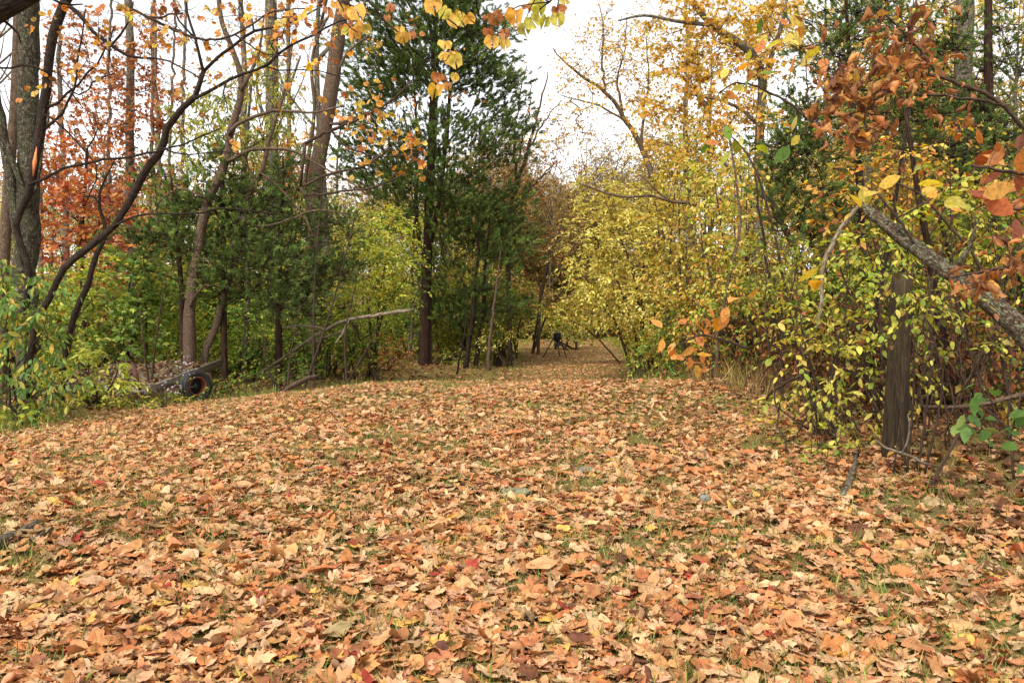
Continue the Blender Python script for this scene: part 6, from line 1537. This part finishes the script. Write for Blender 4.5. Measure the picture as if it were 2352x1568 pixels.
for i, (u, D, bb, pal, lab) in enumerate([
    (350, 12.2, [(330, 935, 60, 22, 0, .7), (390, 945, 50, 18, 0, .6), (290, 930, 40, 26, 0, .7)], YGR + OLI, 'low leafy weed in front of the trailer stakes'),
    (520, 14.6, [(510, 880, 40, 20, 0, .7), (540, 890, 40, 16, 0, .6)], GRN + YGR, 'low green weed right behind the trailer wheel'),
    (620, 17, [(600, 870, 60, 20, 0, .6), (680, 860, 60, 18, 0, .6)], GRN + OLI, 'low green weed behind the curved fallen branch'),
    (1600, 13.5, [(1600, 850, 50, 26, 0, .6), (1560, 860, 40, 18, .4, .6), (1650, 860, 40, 26, 0, .5)], OLI + RUST + GRN, 'low mixed weed at the left end of the dry grass'),
    (1900, 7.2, [(1880, 1030, 60, 22, 0, .5), (1950, 1020, 50, 20, 0, .5)], YGR + HY, 'low yellow-green weed left of the foot of the post')]):
    shrub('weed', lab, u, D, bl(D, *bb, rd=.3), pal, .055, 480 + i, 8, wpx=1.6, ls=dict(tm='ov', L=.2, k=2, m=6), seg=.12, cover=1.6)

# leafless shrubs and saplings: fine bare twigs in front of the foliage
def bare(label, u, D, bb, seed, n=40, wpx=3, bark='bark_twig', tip=.0024, stems=2):
    r = np.random.default_rng(seed); b = on_ground(u, D); st = []; tg = []
    for (a, v, ru, rv) in bb:
        for k in range(n // len(bb)): tg.append(P(a + ru * r.uniform(-1, 1), v + rv * r.uniform(-1, 1), D + .6 * r.standard_normal()))
    tg = np.array(tg)
    for i in range(stems):
        a0 = b + np.array([r.uniform(-.2, .2), r.uniform(-.2, .2), 0]); (a, v, ru, rv) = bb[i % len(bb)]; e = P(a, v, D)
        st.append((np.array([a0, a0 * .5 + e * .5 + r.uniform(-.2, .2, 3), e]), np.array([wpx, wpx * .7, wpx * .3]) * pxm(D)))
    plant('bare_shrub', label, 'shrub', None, [], None, bark, seed, tip=tip, seg=.22, rise=.35, world_stems=st, extra_targets=tg, noattach=3)
for i, (u, D, bb, lab) in enumerate([
    (700, 16.5, [(740, 420, 90, 60), (820, 480, 80, 60), (680, 540, 90, 60)], 'leafless twiggy sapling between the leaning brown trunk and the big cedar'),
    (640, 15.5, [(600, 760, 90, 60), (690, 700, 80, 60), (560, 690, 60, 60)], 'leafless bush with fine grey twigs in front of the dark small cedars'),
    (780, 18, [(820, 640, 80, 70), (880, 720, 80, 50), (760, 560, 60, 60)], 'leafless bush reaching over the dead limb left of the big cedar'),
    (860, 26, [(860, 420, 70, 60), (900, 520, 60, 60), (820, 380, 50, 50)], 'leafless thin tree against the lower left branches of the big cedar'),
    (330, 14.5, [(320, 700, 80, 60), (380, 640, 60, 70), (280, 760, 50, 40)], 'leafless wiry sapling in front of the bright green shrub'),
    (420, 25, [(350, 320, 60, 70), (420, 260, 60, 70), (460, 340, 50, 50)], 'leafless slender tree against the sky right of the orange maple'),
    (1222, 42, [(1260, 610, 50, 30), (1310, 640, 40, 30), (1240, 570, 40, 20)], 'leafless branchy sapling above the track before the far wood'),
    (1640, 13, [(1600, 660, 70, 70), (1690, 600, 70, 70), (1660, 740, 60, 50)], 'leafless tangled bush in front of the amber-leaved shrub'),
    (1820, 9.5, [(1760, 600, 70, 70), (1850, 540, 70, 60), (1800, 700, 60, 60)], 'leafless thin-twigged bush above the layered honeysuckle'),
    (2200, 7.4, [(2150, 820, 80, 80), (2260, 800, 80, 80), (2220, 940, 80, 40)], 'leafless tangled bush in the dark right of the wooden post'),
    (2300, 7.8, [(2250, 400, 90, 60), (2180, 300, 90, 60), (2320, 300, 40, 60)], 'leafless long-twigged sapling at the right edge below the curled leaves'),
    (1530, 22, [(1500, 400, 80, 60), (1560, 330, 80, 60), (1440, 420, 60, 40)], 'leafless spreading sapling above the bright yellow shrubbery')]):
    bare(lab, u, D, bb, 500 + i)
